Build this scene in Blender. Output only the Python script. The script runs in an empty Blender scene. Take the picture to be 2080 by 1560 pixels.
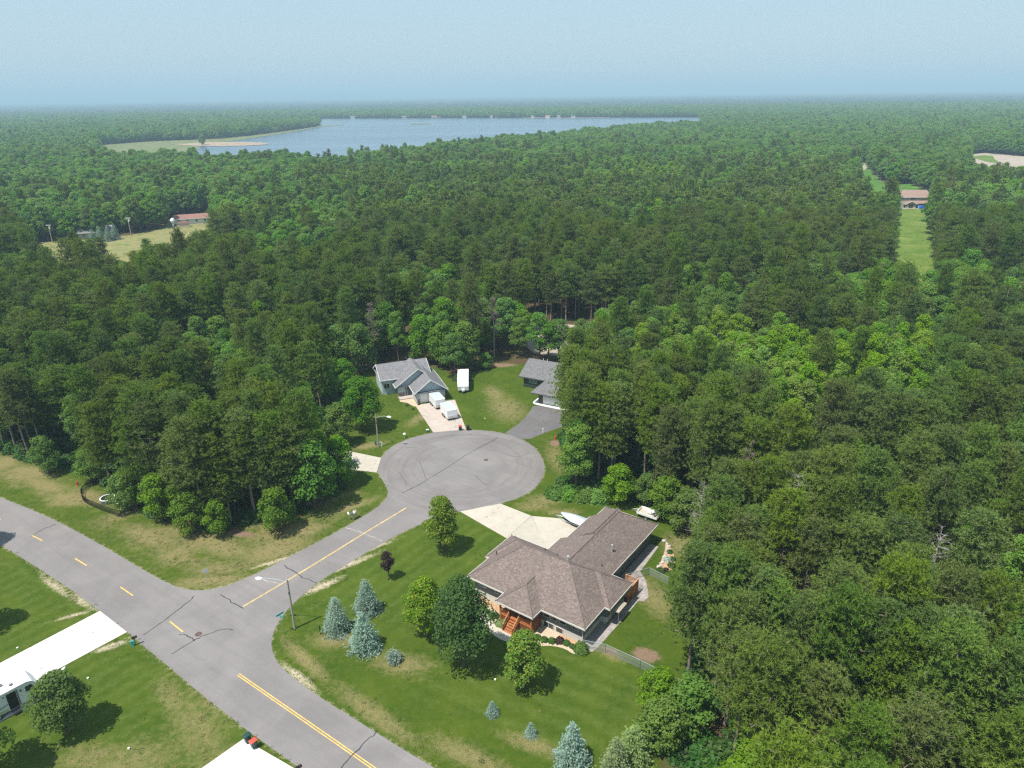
import bpy, math, random
import numpy as np
from mathutils import Vector, Matrix
from mathutils.geometry import tessellate_polygon

# ------------------------------------------------------------------ camera
CAM_H = 62.0                                   # drone height, from the 12.2 m dash spacing on the road
FPX, CX, CY = 1444.0, 1040.0, 780.0            # 24 mm equivalent lens, photo 2080 x 1560
ROLL = math.atan2(27, 2080)
PITCH = math.atan((780 - 192.0) / FPX)
scene = bpy.context.scene
col = scene.collection
cam_d = bpy.data.cameras.new('camera'); cam = bpy.data.objects.new('camera', cam_d); col.objects.link(cam)
cam_d.sensor_width = 36.0; cam_d.lens = 36.0 * FPX / 2080.0
cam_d.clip_start = 1.0; cam_d.clip_end = 90000.0
cam.location = (0, 0, CAM_H)
cam.rotation_euler = (Matrix.Rotation(math.pi / 2 - PITCH, 4, 'X') @ Matrix.Rotation(-ROLL, 4, 'Z')).to_euler()
scene.camera = cam

# ------------------------------------------------------------------ light
SUN_EL, SUN_AZ = math.radians(65.0), math.radians(39.0)     # shadows fall towards +x cos, +y sin of SUN_AZ
sd = bpy.data.lights.new('sun', 'SUN'); sd.energy = 4.6; sd.angle = math.radians(0.53); sd.color = (1.0, 0.955, 0.88)
sun = bpy.data.objects.new('sun', sd); col.objects.link(sun)
dirv = Vector((math.cos(SUN_EL) * math.cos(SUN_AZ), math.cos(SUN_EL) * math.sin(SUN_AZ), -math.sin(SUN_EL)))
sun.rotation_euler = dirv.to_track_quat('-Z', 'Y').to_euler(); sun.location = (-40, -40, 150)
w = bpy.data.worlds.new('World'); scene.world = w; w.use_nodes = True
nt = w.node_tree; nt.nodes.clear()
sky = nt.nodes.new('ShaderNodeTexSky'); sky.sky_type = 'NISHITA'; sky.sun_disc = False
sky.sun_elevation = SUN_EL
sky.sun_rotation = math.atan2(-math.cos(SUN_AZ), -math.sin(SUN_AZ))   # clockwise from +Y
sky.altitude = 300; sky.air_density = 1.6; sky.dust_density = 1.2; sky.ozone_density = 4.0
bg = nt.nodes.new('ShaderNodeBackground'); bg.inputs['Strength'].default_value = 0.15
wo = nt.nodes.new('ShaderNodeOutputWorld')
# humid summer air: the clear-sky colours are washed out evenly by pale blue haze
mxs = nt.nodes.new('ShaderNodeMix'); mxs.data_type = 'RGBA'; mxs.inputs[0].default_value = 0.88
nt.links.new(sky.outputs[0], mxs.inputs[6]); mxs.inputs[7].default_value = (2.05, 2.82, 3.42, 1)
nt.links.new(mxs.outputs[2], bg.inputs[0]); nt.links.new(bg.outputs[0], wo.inputs[0])
scene.view_settings.view_transform = 'Standard'; scene.view_settings.look = 'None'
scene.view_settings.gamma = 1.0; scene.view_settings.use_curve_mapping = False
scene.view_settings.exposure = 0.62
scene.cycles.max_bounces = 6; scene.cycles.diffuse_bounces = 3; scene.cycles.glossy_bounces = 2
scene.cycles.transmission_bounces = 3; scene.cycles.transparent_max_bounces = 8; scene.cycles.volume_bounces = 0
scene.cycles.use_denoising = False; scene.cycles.filter_width = 1.35
HAZE_DENSITY = 0.00024

random.seed(7); rng = np.random.default_rng(7)

# ------------------------------------------------------------------ pixel -> place helpers
def ray(x, y):
    dx, dy = x - CX, y - CY
    c, s = math.cos(ROLL), math.sin(ROLL)
    u = c * dx - s * dy; v = s * dx + c * dy
    cp, sp = math.cos(PITCH), math.sin(PITCH)
    return u, FPX * cp - v * sp, -FPX * sp - v * cp
def P(x, y, z=0.0):
    r = ray(x, y); t = (CAM_H - z) / -r[2]
    return Vector((r[0] * t, r[1] * t, z))
def PX(pts, z=0.0):
    return [P(a, b, z) for a, b in pts]
def proj(X, Y, Z):
    Z = Z - CAM_H
    cp, sp = math.cos(PITCH), math.sin(PITCH)
    d = Y * cp - Z * sp; v = (-Y * sp - Z * cp) / d * FPX; u = X / d * FPX
    c, s = math.cos(ROLL), math.sin(ROLL)
    return CX + c * u + s * v, CY - s * u + c * v, d

# ------------------------------------------------------------------ materials
def new_mat(name):
    m = bpy.data.materials.new(name); m.use_nodes = True
    n = m.node_tree; n.nodes.clear()
    out = n.nodes.new('ShaderNodeOutputMaterial')
    return m, n, out
def L(n, a, b): n.links.new(a, b)
def ramp(n, fac, stops):
    r = n.nodes.new('ShaderNodeValToRGB'); cr = r.color_ramp
    while len(cr.elements) < len(stops): cr.elements.new(0.5)
    for e, (p, c) in zip(cr.elements, stops):
        e.position = p; e.color = (c[0], c[1], c[2], 1) if not isinstance(c, (int, float)) else (c, c, c, 1)
    if fac is not None: L(n, fac, r.inputs[0])
    return r.outputs[0]
def noise(n, scale, detail=4, rough=0.6, vec=None, dist=0.0):
    t = n.nodes.new('ShaderNodeTexNoise'); t.inputs['Scale'].default_value = scale
    t.inputs['Detail'].default_value = detail; t.inputs['Roughness'].default_value = rough
    t.inputs['Distortion'].default_value = dist
    if vec is not None: L(n, vec, t.inputs['Vector'])
    return t.outputs[0]
def mixc(n, fac, a, b, mode='MIX'):
    m = n.nodes.new('ShaderNodeMix'); m.data_type = 'RGBA'; m.blend_type = mode
    for sock, val in ((m.inputs[0], fac), (m.inputs[6], a), (m.inputs[7], b)):
        if isinstance(val, (int, float)): sock.default_value = val
        elif isinstance(val, (tuple, list)): sock.default_value = (val[0], val[1], val[2], 1)
        else: L(n, val, sock)
    return m.outputs[2]
def mth(n, op, a, b=None, c=None, clamp=False):
    m = n.nodes.new('ShaderNodeMath'); m.operation = op; m.use_clamp = clamp
    for i, v in enumerate((a, b, c)):
        if v is None: continue
        if isinstance(v, (int, float)): m.inputs[i].default_value = v
        else: L(n, v, m.inputs[i])
    return m.outputs[0]
def objcoord(n):
    return n.nodes.new('ShaderNodeTexCoord').outputs['Object']
def worldpos(n):
    return n.nodes.new('ShaderNodeNewGeometry').outputs['Position']
def bump(n, h, strength, dist=0.02):
    b = n.nodes.new('ShaderNodeBump'); b.inputs['Strength'].default_value = strength; b.inputs['Distance'].default_value = dist
    L(n, h, b.inputs['Height']); return b.outputs[0]
def pbr(n, out, colr, rough=0.7, metal=0.0, nrm=None, spec=0.4):
    b = n.nodes.new('ShaderNodeBsdfPrincipled')
    if isinstance(colr, (tuple, list)): b.inputs['Base Color'].default_value = (colr[0], colr[1], colr[2], 1)
    else: L(n, colr, b.inputs['Base Color'])
    b.inputs['Roughness'].default_value = rough; b.inputs['Metallic'].default_value = metal
    b.inputs['Specular IOR Level'].default_value = spec
    if nrm is not None: L(n, nrm, b.inputs['Normal'])
    L(n, b.outputs[0], out.inputs[0]); return b
def mat_plain(name, c, rough=0.6, var=0.18, scale=3.0, metal=0.0, spec=0.4, bmp=0.0):
    m, n, out = new_mat(name)
    f = noise(n, scale, 5, 0.65, objcoord(n))
    lo = tuple(x * (1 - var) for x in c); hi = tuple(min(1, x * (1 + var)) for x in c)
    cc = ramp(n, f, [(0.3, lo), (0.7, hi)])
    pbr(n, out, cc, rough, metal, bump(n, f, bmp) if bmp else None, spec)
    return m
def mat_siding(name, c, pitch=0.16, vertical=False):
    m, n, out = new_mat(name)
    sep = n.nodes.new('ShaderNodeSeparateXYZ'); L(n, objcoord(n), sep.inputs[0])
    t = mth(n, 'FRACT', mth(n, 'MULTIPLY', sep.outputs[2], 1.0 / pitch))
    f = noise(n, 2.0, 4, 0.6, objcoord(n))
    base = ramp(n, f, [(0.3, tuple(x * 0.9 for x in c)), (0.7, tuple(x * 1.08 for x in c))])
    cc = mixc(n, ramp(n, t, [(0.0, 0.55), (0.12, 0.0)]), base, tuple(x * 0.55 for x in c))
    pbr(n, out, cc, 0.65, 0, bump(n, t, 0.5, 0.02), 0.3)
    return m
def mat_shingle(name, c, dark, stain=0.5, rowh=0.16):
    m, n, out = new_mat(name)
    uv = n.nodes.new('ShaderNodeTexCoord').outputs['UV']
    br = n.nodes.new('ShaderNodeTexBrick'); L(n, uv, br.inputs['Vector'])
    br.inputs['Scale'].default_value = 1.0; br.inputs['Brick Width'].default_value = 0.32; br.inputs['Row Height'].default_value = rowh
    br.inputs['Mortar Size'].default_value = 0.012; br.inputs['Mortar Smooth'].default_value = 0.4
    br.inputs['Color1'].default_value = (*[x * 1.28 for x in c], 1); br.inputs['Color2'].default_value = (*[x * 0.66 for x in c], 1)
    br.inputs['Mortar'].default_value = (*dark, 1)
    sp = noise(n, 5.0, 4, 0.75, uv)
    big = noise(n, 0.45, 5, 0.7, uv, 0.8)
    c1 = mixc(n, ramp(n, sp, [(0.38, 0.0), (0.66, 0.75)]), br.outputs[0], tuple(x * 0.55 for x in c))
    c2 = mixc(n, ramp(n, big, [(0.42, 0.0), (0.75, stain)]), c1, tuple(x * 0.6 for x in (c[0] * 0.95, c[1], c[2])))
    grit = noise(n, 40.0, 2, 0.5, uv)
    c3 = mixc(n, 0.35, c2, ramp(n, grit, [(0.3, 0.2), (0.7, 0.8)]), 'OVERLAY')
    pbr(n, out, c3, 0.9, 0, bump(n, br.outputs[1], 0.4, 0.02), 0.2)
    return m
def mat_glass(name, c=(0.02, 0.026, 0.03)):
    m, n, out = new_mat(name); pbr(n, out, c, 0.06, 0, None, 0.8); return m

def mat_foliage(name, base, warm, dark, trans=0.25, objvar=0.35, posvar=0.5, scale=0.6, fresh=None, spread=0.012):
    """leaf colour: varies from leaf to leaf, from tree to tree and from stand to stand"""
    m, n, out = new_mat(name)
    oi = n.nodes.new('ShaderNodeObjectInfo')
    rnd = oi.outputs['Random']
    f = noise(n, scale, 3, 0.6, worldpos(n))
    c1 = ramp(n, f, [(0.3, dark), (0.62, base), (0.8, warm)])
    stand = noise(n, spread, 3, 0.6, oi.outputs['Location'])
    c2 = mixc(n, mth(n, 'MULTIPLY', ramp(n, stand, [(0.4, 0.0), (0.62, 1.0)]), posvar), c1, warm)
    hv = n.nodes.new('ShaderNodeHueSaturation')
    L(n, c2, hv.inputs['Color'])
    L(n, mth(n, 'ADD', mth(n, 'MULTIPLY', rnd, 0.034), 0.483), hv.inputs['Hue'])
    L(n, mth(n, 'ADD', mth(n, 'MULTIPLY', mth(n, 'FRACT', mth(n, 'MULTIPLY', rnd, 7.31)), 2 * objvar), 1 - objvar), hv.inputs['Value'])
    L(n, mth(n, 'ADD', mth(n, 'MULTIPLY', mth(n, 'FRACT', mth(n, 'MULTIPLY', rnd, 3.77)), 0.24), 0.9), hv.inputs['Saturation'])
    cc = hv.outputs[0]
    if fresh is not None:
        at = n.nodes.new('ShaderNodeAttribute'); at.attribute_name = 'fresh'
        cc = mixc(n, at.outputs['Fac'], cc, fresh)
    d = n.nodes.new('ShaderNodeBsdfPrincipled'); L(n, cc, d.inputs['Base Color'])
    d.inputs['Roughness'].default_value = 0.6; d.inputs['Specular IOR Level'].default_value = 0.25
    t = n.nodes.new('ShaderNodeBsdfTranslucent'); L(n, mixc(n, 1.0, cc, (1.25, 1.3, 0.6), 'MULTIPLY'), t.inputs[0])
    mx = n.nodes.new('ShaderNodeMixShader'); mx.inputs[0].default_value = trans
    L(n, d.outputs[0], mx.inputs[1]); L(n, t.outputs[0], mx.inputs[2]); L(n, mx.outputs[0], out.inputs[0])
    return m

M = {}
M['white'] = mat_plain('white_paint', (0.78, 0.78, 0.76), 0.5, 0.06)
M['bright'] = mat_plain('bright_white_panel', (0.72, 0.735, 0.745), 0.35, 0.04)
M['black'] = mat_plain('black_plastic', (0.012, 0.012, 0.013), 0.5, 0.3)
M['rubber'] = mat_plain('rubber', (0.02, 0.02, 0.02), 0.85, 0.2)
M['steel'] = mat_plain('galvanised_steel', (0.5, 0.52, 0.53), 0.42, 0.1, metal=0.7)
M['alu'] = mat_plain('aluminium', (0.62, 0.64, 0.65), 0.35, 0.06, metal=0.6)
M['wood_pole'] = mat_plain('weathered_pole', (0.3, 0.275, 0.23), 0.9, 0.25, 6)
M['cedar'] = mat_plain('cedar_stain', (0.36, 0.125, 0.04), 0.65, 0.25, 6)
M['cedar_dark'] = mat_plain('cedar_dark', (0.2, 0.06, 0.022), 0.7, 0.25, 6)
M['cedar_light'] = mat_plain('cedar_light', (0.5, 0.24, 0.1), 0.65, 0.2, 6)
M['bark'] = mat_plain('grey_brown_bark', (0.115, 0.085, 0.065), 0.95, 0.4, 5, bmp=0.4)
M['bark_pine'] = mat_plain('pine_bark', (0.23, 0.18, 0.15), 0.95, 0.45, 3, bmp=0.4)
M['bark_dead'] = mat_plain('dead_grey_wood', (0.3, 0.27, 0.25), 0.95, 0.3, 4)
M['bark_birch'] = mat_plain('pale_bark', (0.42, 0.4, 0.36), 0.9, 0.3, 5)
M['glass'] = mat_glass('window_glass')
M['glass_pale'] = mat_glass('pale_glass', (0.16, 0.22, 0.22))
M['dark_green'] = mat_plain('dark_green_plastic', (0.016, 0.05, 0.04), 0.4, 0.15)
M['red_plastic'] = mat_plain('red_plastic', (0.6, 0.075, 0.05), 0.4, 0.12)
M['hydrant'] = mat_plain('hydrant_red', (0.55, 0.05, 0.025), 0.5, 0.15)
M['yellow'] = mat_plain('yellow_road_paint', (0.68, 0.4, 0.085), 0.8, 0.3, 2.0)
M['yellow_old'] = mat_plain('faded_yellow_paint', (0.48, 0.34, 0.14), 0.85, 0.35, 1.2)
M['tar'] = mat_plain('crack_sealant', (0.035, 0.034, 0.036), 0.55, 0.4, 1.5)
M['sand_crack'] = mat_plain('sandy_crack', (0.42, 0.38, 0.33), 0.9, 0.3, 2)
M['iron'] = mat_plain('cast_iron', (0.1, 0.06, 0.05), 0.7, 0.4, 6)
M['stone'] = mat_plain('field_stone', (0.42, 0.37, 0.33), 0.9, 0.35, 2.5, bmp=0.3)
M['mulch'] = mat_plain('orange_brown_mulch', (0.4, 0.25, 0.145), 0.95, 0.4, 6, bmp=0.6)
M['bedstone'] = mat_plain('tan_bed_gravel', (0.46, 0.36, 0.26), 0.95, 0.35, 9, bmp=0.5)
M['paver'] = None
M['teal_sign'] = mat_plain('teal_sign', (0.03, 0.32, 0.33), 0.4, 0.08)
M['aqua'] = mat_plain('aqua_vinyl', (0.05, 0.5, 0.58), 0.4, 0.1)
M['blue_tarp'] = mat_plain('blue_tarp', (0.01, 0.14, 0.6), 0.5, 0.15)
M['tan'] = mat_plain('tan_canvas', (0.36, 0.31, 0.24), 0.85, 0.12)
M['cover'] = mat_plain('silver_boat_cover', (0.4, 0.44, 0.5), 0.55, 0.06, 1.5)
M['hull'] = mat_plain('grey_hull', (0.12, 0.12, 0.14), 0.3, 0.1)
M['util_green'] = mat_plain('utility_green', (0.06, 0.17, 0.12), 0.5, 0.12)
M['pale_green'] = mat_plain('pale_green_cap', (0.55, 0.7, 0.58), 0.5, 0.1)

def mat_concrete(name, c):
    m, n, out = new_mat(name)
    wp = worldpos(n)
    f = noise(n, 0.55, 6, 0.65, wp); g2 = noise(n, 9.0, 4, 0.6, wp)
    oi = n.nodes.new('ShaderNodeObjectInfo')
    c1 = ramp(n, f, [(0.3, tuple(x * 0.86 for x in c)), (0.65, c)])
    c2 = mixc(n, 0.3, c1, ramp(n, g2, [(0.3, 0.4), (0.7, 0.6)]), 'OVERLAY')
    hv = n.nodes.new('ShaderNodeHueSaturation'); L(n, c2, hv.inputs['Color'])
    L(n, mth(n, 'ADD', mth(n, 'MULTIPLY', oi.outputs['Random'], 0.1), 0.94), hv.inputs['Value'])
    pbr(n, out, hv.outputs[0], 0.85, 0, bump(n, g2, 0.1, 0.01), 0.25)
    return m
M['conc_white'] = mat_concrete('new_white_concrete', (0.6, 0.585, 0.555))
M['conc_warm'] = mat_concrete('warm_concrete', (0.44, 0.4, 0.335))
M['conc_pink'] = mat_concrete('pinkish_concrete', (0.43, 0.365, 0.32))
M['conc_edge'] = mat_concrete('kerb_concrete', (0.72, 0.71, 0.68))

def mat_asphalt(name, c, tint=(1.0, 0.97, 0.97)):
    m, n, out = new_mat(name)
    wp = worldpos(n)
    big = noise(n, 0.16, 5, 0.6, wp, 0.5)
    mp = n.nodes.new('ShaderNodeMapping'); L(n, wp, mp.inputs[0])
    da, db = P(86, 1098), P(371, 1283)
    mp.vector_type = 'TEXTURE'; mp.inputs['Rotation'].default_value = (0, 0, math.atan2(db.y - da.y, db.x - da.x)); mp.inputs['Scale'].default_value = (22, 0.9, 1)
    streak = noise(n, 1.0, 4, 0.6, mp.outputs[0])
    # worn turning tracks circling the cul-de-sac
    ctr = P(938, 948); cd = n.nodes.new('ShaderNodeVectorMath'); cd.operation = 'SUBTRACT'; L(n, wp, cd.inputs[0]); cd.inputs[1].default_value = (ctr.x, ctr.y, 0)
    sx = n.nodes.new('ShaderNodeSeparateXYZ'); L(n, cd.outputs[0], sx.inputs[0])
    rr_ = mth(n, 'SQRT', mth(n, 'ADD', mth(n, 'MULTIPLY', sx.outputs[0], sx.outputs[0]), mth(n, 'MULTIPLY', sx.outputs[1], sx.outputs[1])))
    an_ = mth(n, 'ARCTAN2', sx.outputs[1], sx.outputs[0])
    cb = n.nodes.new('ShaderNodeCombineXYZ'); L(n, mth(n, 'MULTIPLY', rr_, 1.1), cb.inputs[0]); L(n, mth(n, 'MULTIPLY', an_, 1.3), cb.inputs[1])
    swirl = noise(n, 1.0, 4, 0.65, cb.outputs[0], 0.4)
    ring = ramp(n, mth(n, 'DIVIDE', rr_, 20.0), [(0.3, 0.0), (0.5, 1.0), (0.74, 1.0), (0.8, 0.0)])
    grit = noise(n, 25.0, 3, 0.7, wp)
    mid = noise(n, 1.8, 4, 0.7, wp)
    cs = tuple(x * t for x, t in zip((c, c, c), tint))
    c1 = ramp(n, big, [(0.3, tuple(x * 0.84 for x in cs)), (0.7, tuple(x * 1.1 for x in cs))])
    c2 = mixc(n, ramp(n, streak, [(0.45, 0.0), (0.75, 0.35)]), c1, tuple(x * 0.7 for x in cs))
    c3 = mixc(n, ramp(n, mid, [(0.55, 0.0), (0.8, 0.35)]), c2, tuple(x * 1.2 for x in cs))
    c3 = mixc(n, mth(n, 'MULTIPLY', ring, ramp(n, swirl, [(0.46, 0.0), (0.7, 0.55)])), c3, tuple(x * f for x, f in zip(cs, (0.66, 0.6, 0.6))))
    c4 = mixc(n, 0.4, c3, ramp(n, grit, [(0.3, 0.25), (0.7, 0.75)]), 'OVERLAY')
    pbr(n, out, c4, 0.85, 0, bump(n, grit, 0.15, 0.01), 0.25)
    return m
M['asphalt'] = mat_asphalt('aged_asphalt', 0.182, (1.07, 0.985, 0.96))
M['asphalt_new'] = mat_asphalt('darker_asphalt', 0.125, (1.05, 0.98, 0.98))

def mat_paver():
    m, n, out = new_mat('grey_pavers')
    br = n.nodes.new('ShaderNodeTexBrick'); L(n, objcoord(n), br.inputs['Vector'])
    br.inputs['Scale'].default_value = 1.0; br.inputs['Brick Width'].default_value = 0.4; br.inputs['Row Height'].default_value = 0.25
    br.inputs['Mortar Size'].default_value = 0.012
    br.inputs['Color1'].default_value = (0.36, 0.32, 0.29, 1); br.inputs['Color2'].default_value = (0.25, 0.23, 0.22, 1); br.inputs['Mortar'].default_value = (0.12, 0.11, 0.1, 1)
    f = noise(n, 1.2, 4, 0.6, objcoord(n))
    pbr(n, out, mixc(n, 0.5, br.outputs[0], ramp(n, f, [(0.3, 0.3), (0.7, 0.7)]), 'OVERLAY'), 0.9, 0, bump(n, br.outputs[1], 0.3, 0.01))
    return m
M['paver'] = mat_paver()

# ground: lawn / dry grass / bare soil / forest litter, chosen by baked masks
def mat_ground():
    m, n, out = new_mat('grass_and_soil')
    wp = worldpos(n)
    def attr(name):
        a = n.nodes.new('ShaderNodeAttribute'); a.attribute_name = name; return a.outputs['Fac']
    lawn, dry, soil, stripe, sand = attr('lawn'), attr('dry'), attr('soil'), attr('stripe'), attr('sand')
    n1 = noise(n, 0.22, 5, 0.65, wp, 0.4); n2 = noise(n, 1.3, 5, 0.7, wp, 0.3); n3 = noise(n, 7.0, 4, 0.75, wp); n4 = noise(n, 28.0, 3, 0.7, wp)
    green = ramp(n, n1, [(0.28, (0.038, 0.074, 0.007)), (0.5, (0.054, 0.09, 0.008)), (0.72, (0.082, 0.115, 0.012))])
    green = mixc(n, ramp(n, n2, [(0.42, 0.0), (0.7, 0.6)]), green, (0.085, 0.105, 0.016))
    green = mixc(n, ramp(n, n3, [(0.45, 0.0), (0.72, 0.55)]), green, (0.026, 0.054, 0.006))
    # mowing stripes, two directions: light off the bent blades painted as paler green
    def stripes(rot, width):
        mp = n.nodes.new('ShaderNodeMapping'); L(n, wp, mp.inputs[0]); mp.inputs['Rotation'].default_value = (0, 0, math.radians(rot))
        sp = n.nodes.new('ShaderNodeSeparateXYZ'); L(n, mp.outputs[0], sp.inputs[0])
        wob = mth(n, 'MULTIPLY', mth(n, 'SUBTRACT', noise(n, 0.15, 2, 0.5, wp), 0.5), 1.6)
        return mth(n, 'SINE', mth(n, 'MULTIPLY', mth(n, 'ADD', sp.outputs[0], wob), math.pi / width))
    sA = stripes(37, 1.05); sB = stripes(122, 1.15)
    isA = ramp(n, stripe, [(0.55, 0.0), (0.8, 1.0)])
    st = n.nodes.new('ShaderNodeMix'); L(n, isA, st.inputs[0]); L(n, sB, st.inputs[2]); L(n, sA, st.inputs[3])
    amt = mth(n, 'MULTIPLY', ramp(n, stripe, [(0.05, 0.0), (0.3, 1.0)]), mth(n, 'MULTIPLY', ramp(n, n2, [(0.35, 0.06), (0.6, 0.32)]), mth(n, 'ADD', mth(n, 'MULTIPLY', st.outputs[0], 0.5), 0.5)))
    green = mixc(n, amt, green, (0.115, 0.155, 0.038))
    tan = ramp(n, n3, [(0.3, (0.12, 0.108, 0.038)), (0.5, (0.2, 0.17, 0.075)), (0.7, (0.3, 0.24, 0.125))])
    brown = ramp(n, n3, [(0.3, (0.13, 0.085, 0.055)), (0.7, (0.26, 0.18, 0.125))])
    litter = ramp(n, n3, [(0.3, (0.05, 0.034, 0.02)), (0.55, (0.1, 0.066, 0.037)), (0.75, (0.055, 0.075, 0.02))])
    litter = mixc(n, ramp(n, n1, [(0.48, 0.0), (0.66, 0.75)]), litter, (0.06, 0.105, 0.02))
    def thr(mask, nz, soft=0.16):
        # break a smooth mask into ragged patches
        s = mth(n, 'ADD', mask, mth(n, 'MULTIPLY', mth(n, 'SUBTRACT', nz, 0.5), 1.5))
        return ramp(n, s, [(0.5 - soft, 0.0), (0.5 + soft, 1.0)])
    patch = mth(n, 'ADD', mth(n, 'MULTIPLY', n2, 0.45), mth(n, 'MULTIPLY', n3, 0.55))
    c = mixc(n, thr(lawn, patch, 0.22), litter, green)
    c = mixc(n, mth(n, 'MULTIPLY', thr(dry, patch, 0.2), 0.92), c, tan)
    c = mixc(n, thr(soil, patch), c, brown)
    c = mixc(n, thr(sand, patch), c, ramp(n, n3, [(0.3, (0.36, 0.29, 0.2)), (0.7, (0.52, 0.44, 0.33))]))
    c = mixc(n, 0.5, c, ramp(n, n4, [(0.25, 0.15), (0.75, 0.85)]), 'OVERLAY')
    h = mth(n, 'ADD', mth(n, 'MULTIPLY', n3, 0.7), mth(n, 'MULTIPLY', n4, 0.5))
    pbr(n, out, c, 1.0, 0, bump(n, h, 0.55, 0.12), 0.05)
    return m
M['ground'] = mat_ground()
def mat_field(name, a, b, cc):
    m, n, out = new_mat(name); wp = worldpos(n)
    f = noise(n, 0.08, 6, 0.65, wp, 0.6); g2 = noise(n, 0.7, 5, 0.7, wp)
    c1 = ramp(n, f, [(0.3, a), (0.52, b), (0.7, cc)])
    pbr(n, out, mixc(n, 0.6, c1, ramp(n, g2, [(0.3, 0.25), (0.7, 0.75)]), 'OVERLAY'), 0.95, 0, bump(n, g2, 0.5, 0.3), 0.15)
    return m
M['meadow'] = mat_field('meadow_grass', (0.06, 0.12, 0.014), (0.11, 0.165, 0.025), (0.18, 0.2, 0.06))
M['yard'] = mat_field('yard_grass', (0.05, 0.12, 0.015), (0.07, 0.16, 0.02), (0.11, 0.2, 0.03))
M['dryfield'] = mat_field('dry_field', (0.11, 0.14, 0.035), (0.22, 0.2, 0.085), (0.1, 0.14, 0.03))
M['gravel'] = mat_field('pale_gravel', (0.27, 0.22, 0.18), (0.36, 0.3, 0.25), (0.2, 0.18, 0.12))
M['marsh'] = mat_field('marsh_grass', (0.08, 0.11, 0.04), (0.14, 0.16, 0.065), (0.22, 0.2, 0.11))
M['sandbar'] = mat_field('sand_bar', (0.26, 0.195, 0.14), (0.33, 0.25, 0.19), (0.2, 0.17, 0.1))
def mat_water():
    m, n, out = new_mat('lake_water'); wp = worldpos(n)
    f = noise(n, 0.25, 4, 0.6, wp)
    mp = n.nodes.new('ShaderNodeMapping'); L(n, wp, mp.inputs[0]); mp.inputs['Scale'].default_value = (0.002, 0.012, 1)
    band = noise(n, 1.0, 4, 0.6, mp.outputs[0])
    b = pbr(n, out, ramp(n, band, [(0.35, (0.06, 0.1, 0.14)), (0.65, (0.1, 0.15, 0.2))]), 0.22, 0, bump(n, f, 0.4, 0.5), 0.5)
    return m
M['water'] = mat_water()

# foliage palettes (albedo; the distant canopy's also includes self-shade)
M['pine'] = mat_foliage('pine_needles', (0.138, 0.205, 0.036), (0.19, 0.246, 0.042), (0.092, 0.158, 0.033), 0.37, 0.2, 0.45, 0.5)
M['leaf'] = mat_foliage('green_leaves', (0.118, 0.228, 0.026), (0.172, 0.288, 0.032), (0.08, 0.174, 0.024), 0.42, 0.2, 0.55, 0.5)
M['aspen'] = mat_foliage('bright_green_leaves', (0.18, 0.295, 0.03), (0.225, 0.335, 0.038), (0.132, 0.24, 0.027), 0.44, 0.14, 0.4, 0.5)
M['yard_leaf'] = mat_foliage('yard_tree_leaves', (0.1, 0.2, 0.022), (0.145, 0.25, 0.028), (0.07, 0.155, 0.02), 0.4, 0.05, 0.0, 0.8)
M['far_leaf'] = mat_foliage('distant_canopy_self_shade', (0.026, 0.046, 0.022), (0.038, 0.06, 0.024), (0.016, 0.032, 0.019), 0.0, 0.1, 0.0, 0.004)  # crowns' shadows on each other are darkened into this colour
M['oak'] = mat_foliage('dark_oak_leaves', (0.068, 0.13, 0.018), (0.1, 0.168, 0.024), (0.044, 0.098, 0.016), 0.34, 0.06, 0.0, 0.9)
M['maple'] = mat_foliage('maple_leaves', (0.15, 0.24, 0.022), (0.21, 0.29, 0.03), (0.1, 0.185, 0.02), 0.4, 0.08, 0.0, 0.9, fresh=(0.38, 0.38, 0.05))
M['purple'] = mat_foliage('purple_leaves', (0.038, 0.018, 0.02), (0.06, 0.03, 0.026), (0.022, 0.012, 0.014), 0.2, 0.05, 0.0, 0.9)
M['spruce'] = mat_foliage('blue_spruce_needles', (0.38, 0.49, 0.44), (0.5, 0.6, 0.54), (0.26, 0.36, 0.32), 0.28, 0.1, 0.0, 1.2)
M['spruce_green'] = mat_foliage('green_spruce_needles', (0.31, 0.41, 0.18), (0.4, 0.5, 0.25), (0.2, 0.29, 0.12), 0.28, 0.08, 0.0, 1.2)
M['shrub'] = mat_foliage('shrub_leaves', (0.055, 0.125, 0.022), (0.085, 0.165, 0.03), (0.034, 0.085, 0.016), 0.25, 0.15, 0.0, 1.2)
M['shrub_pale'] = mat_foliage('pale_shrub_leaves', (0.22, 0.33, 0.11), (0.3, 0.42, 0.16), (0.15, 0.24, 0.08), 0.25, 0.08, 0.0, 1.2)
M['shrub_red'] = mat_foliage('red_shrub_leaves', (0.06, 0.02, 0.02), (0.1, 0.03, 0.03), (0.035, 0.014, 0.014), 0.2, 0.05, 0.0, 1.2)
M['weeds'] = mat_foliage('weed_leaves', (0.1, 0.155, 0.035), (0.16, 0.185, 0.065), (0.065, 0.115, 0.022), 0.35, 0.3, 0.3, 0.4)
M['straw'] = mat_foliage('straw', (0.34, 0.275, 0.15), (0.42, 0.345, 0.2), (0.24, 0.19, 0.1), 0.3, 0.25, 0.2, 0.4)
M['dead_needles'] = mat_foliage('dead_needles', (0.2, 0.15, 0.115), (0.26, 0.2, 0.15), (0.14, 0.1, 0.08), 0.15, 0.15, 0.0, 0.5)

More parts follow.
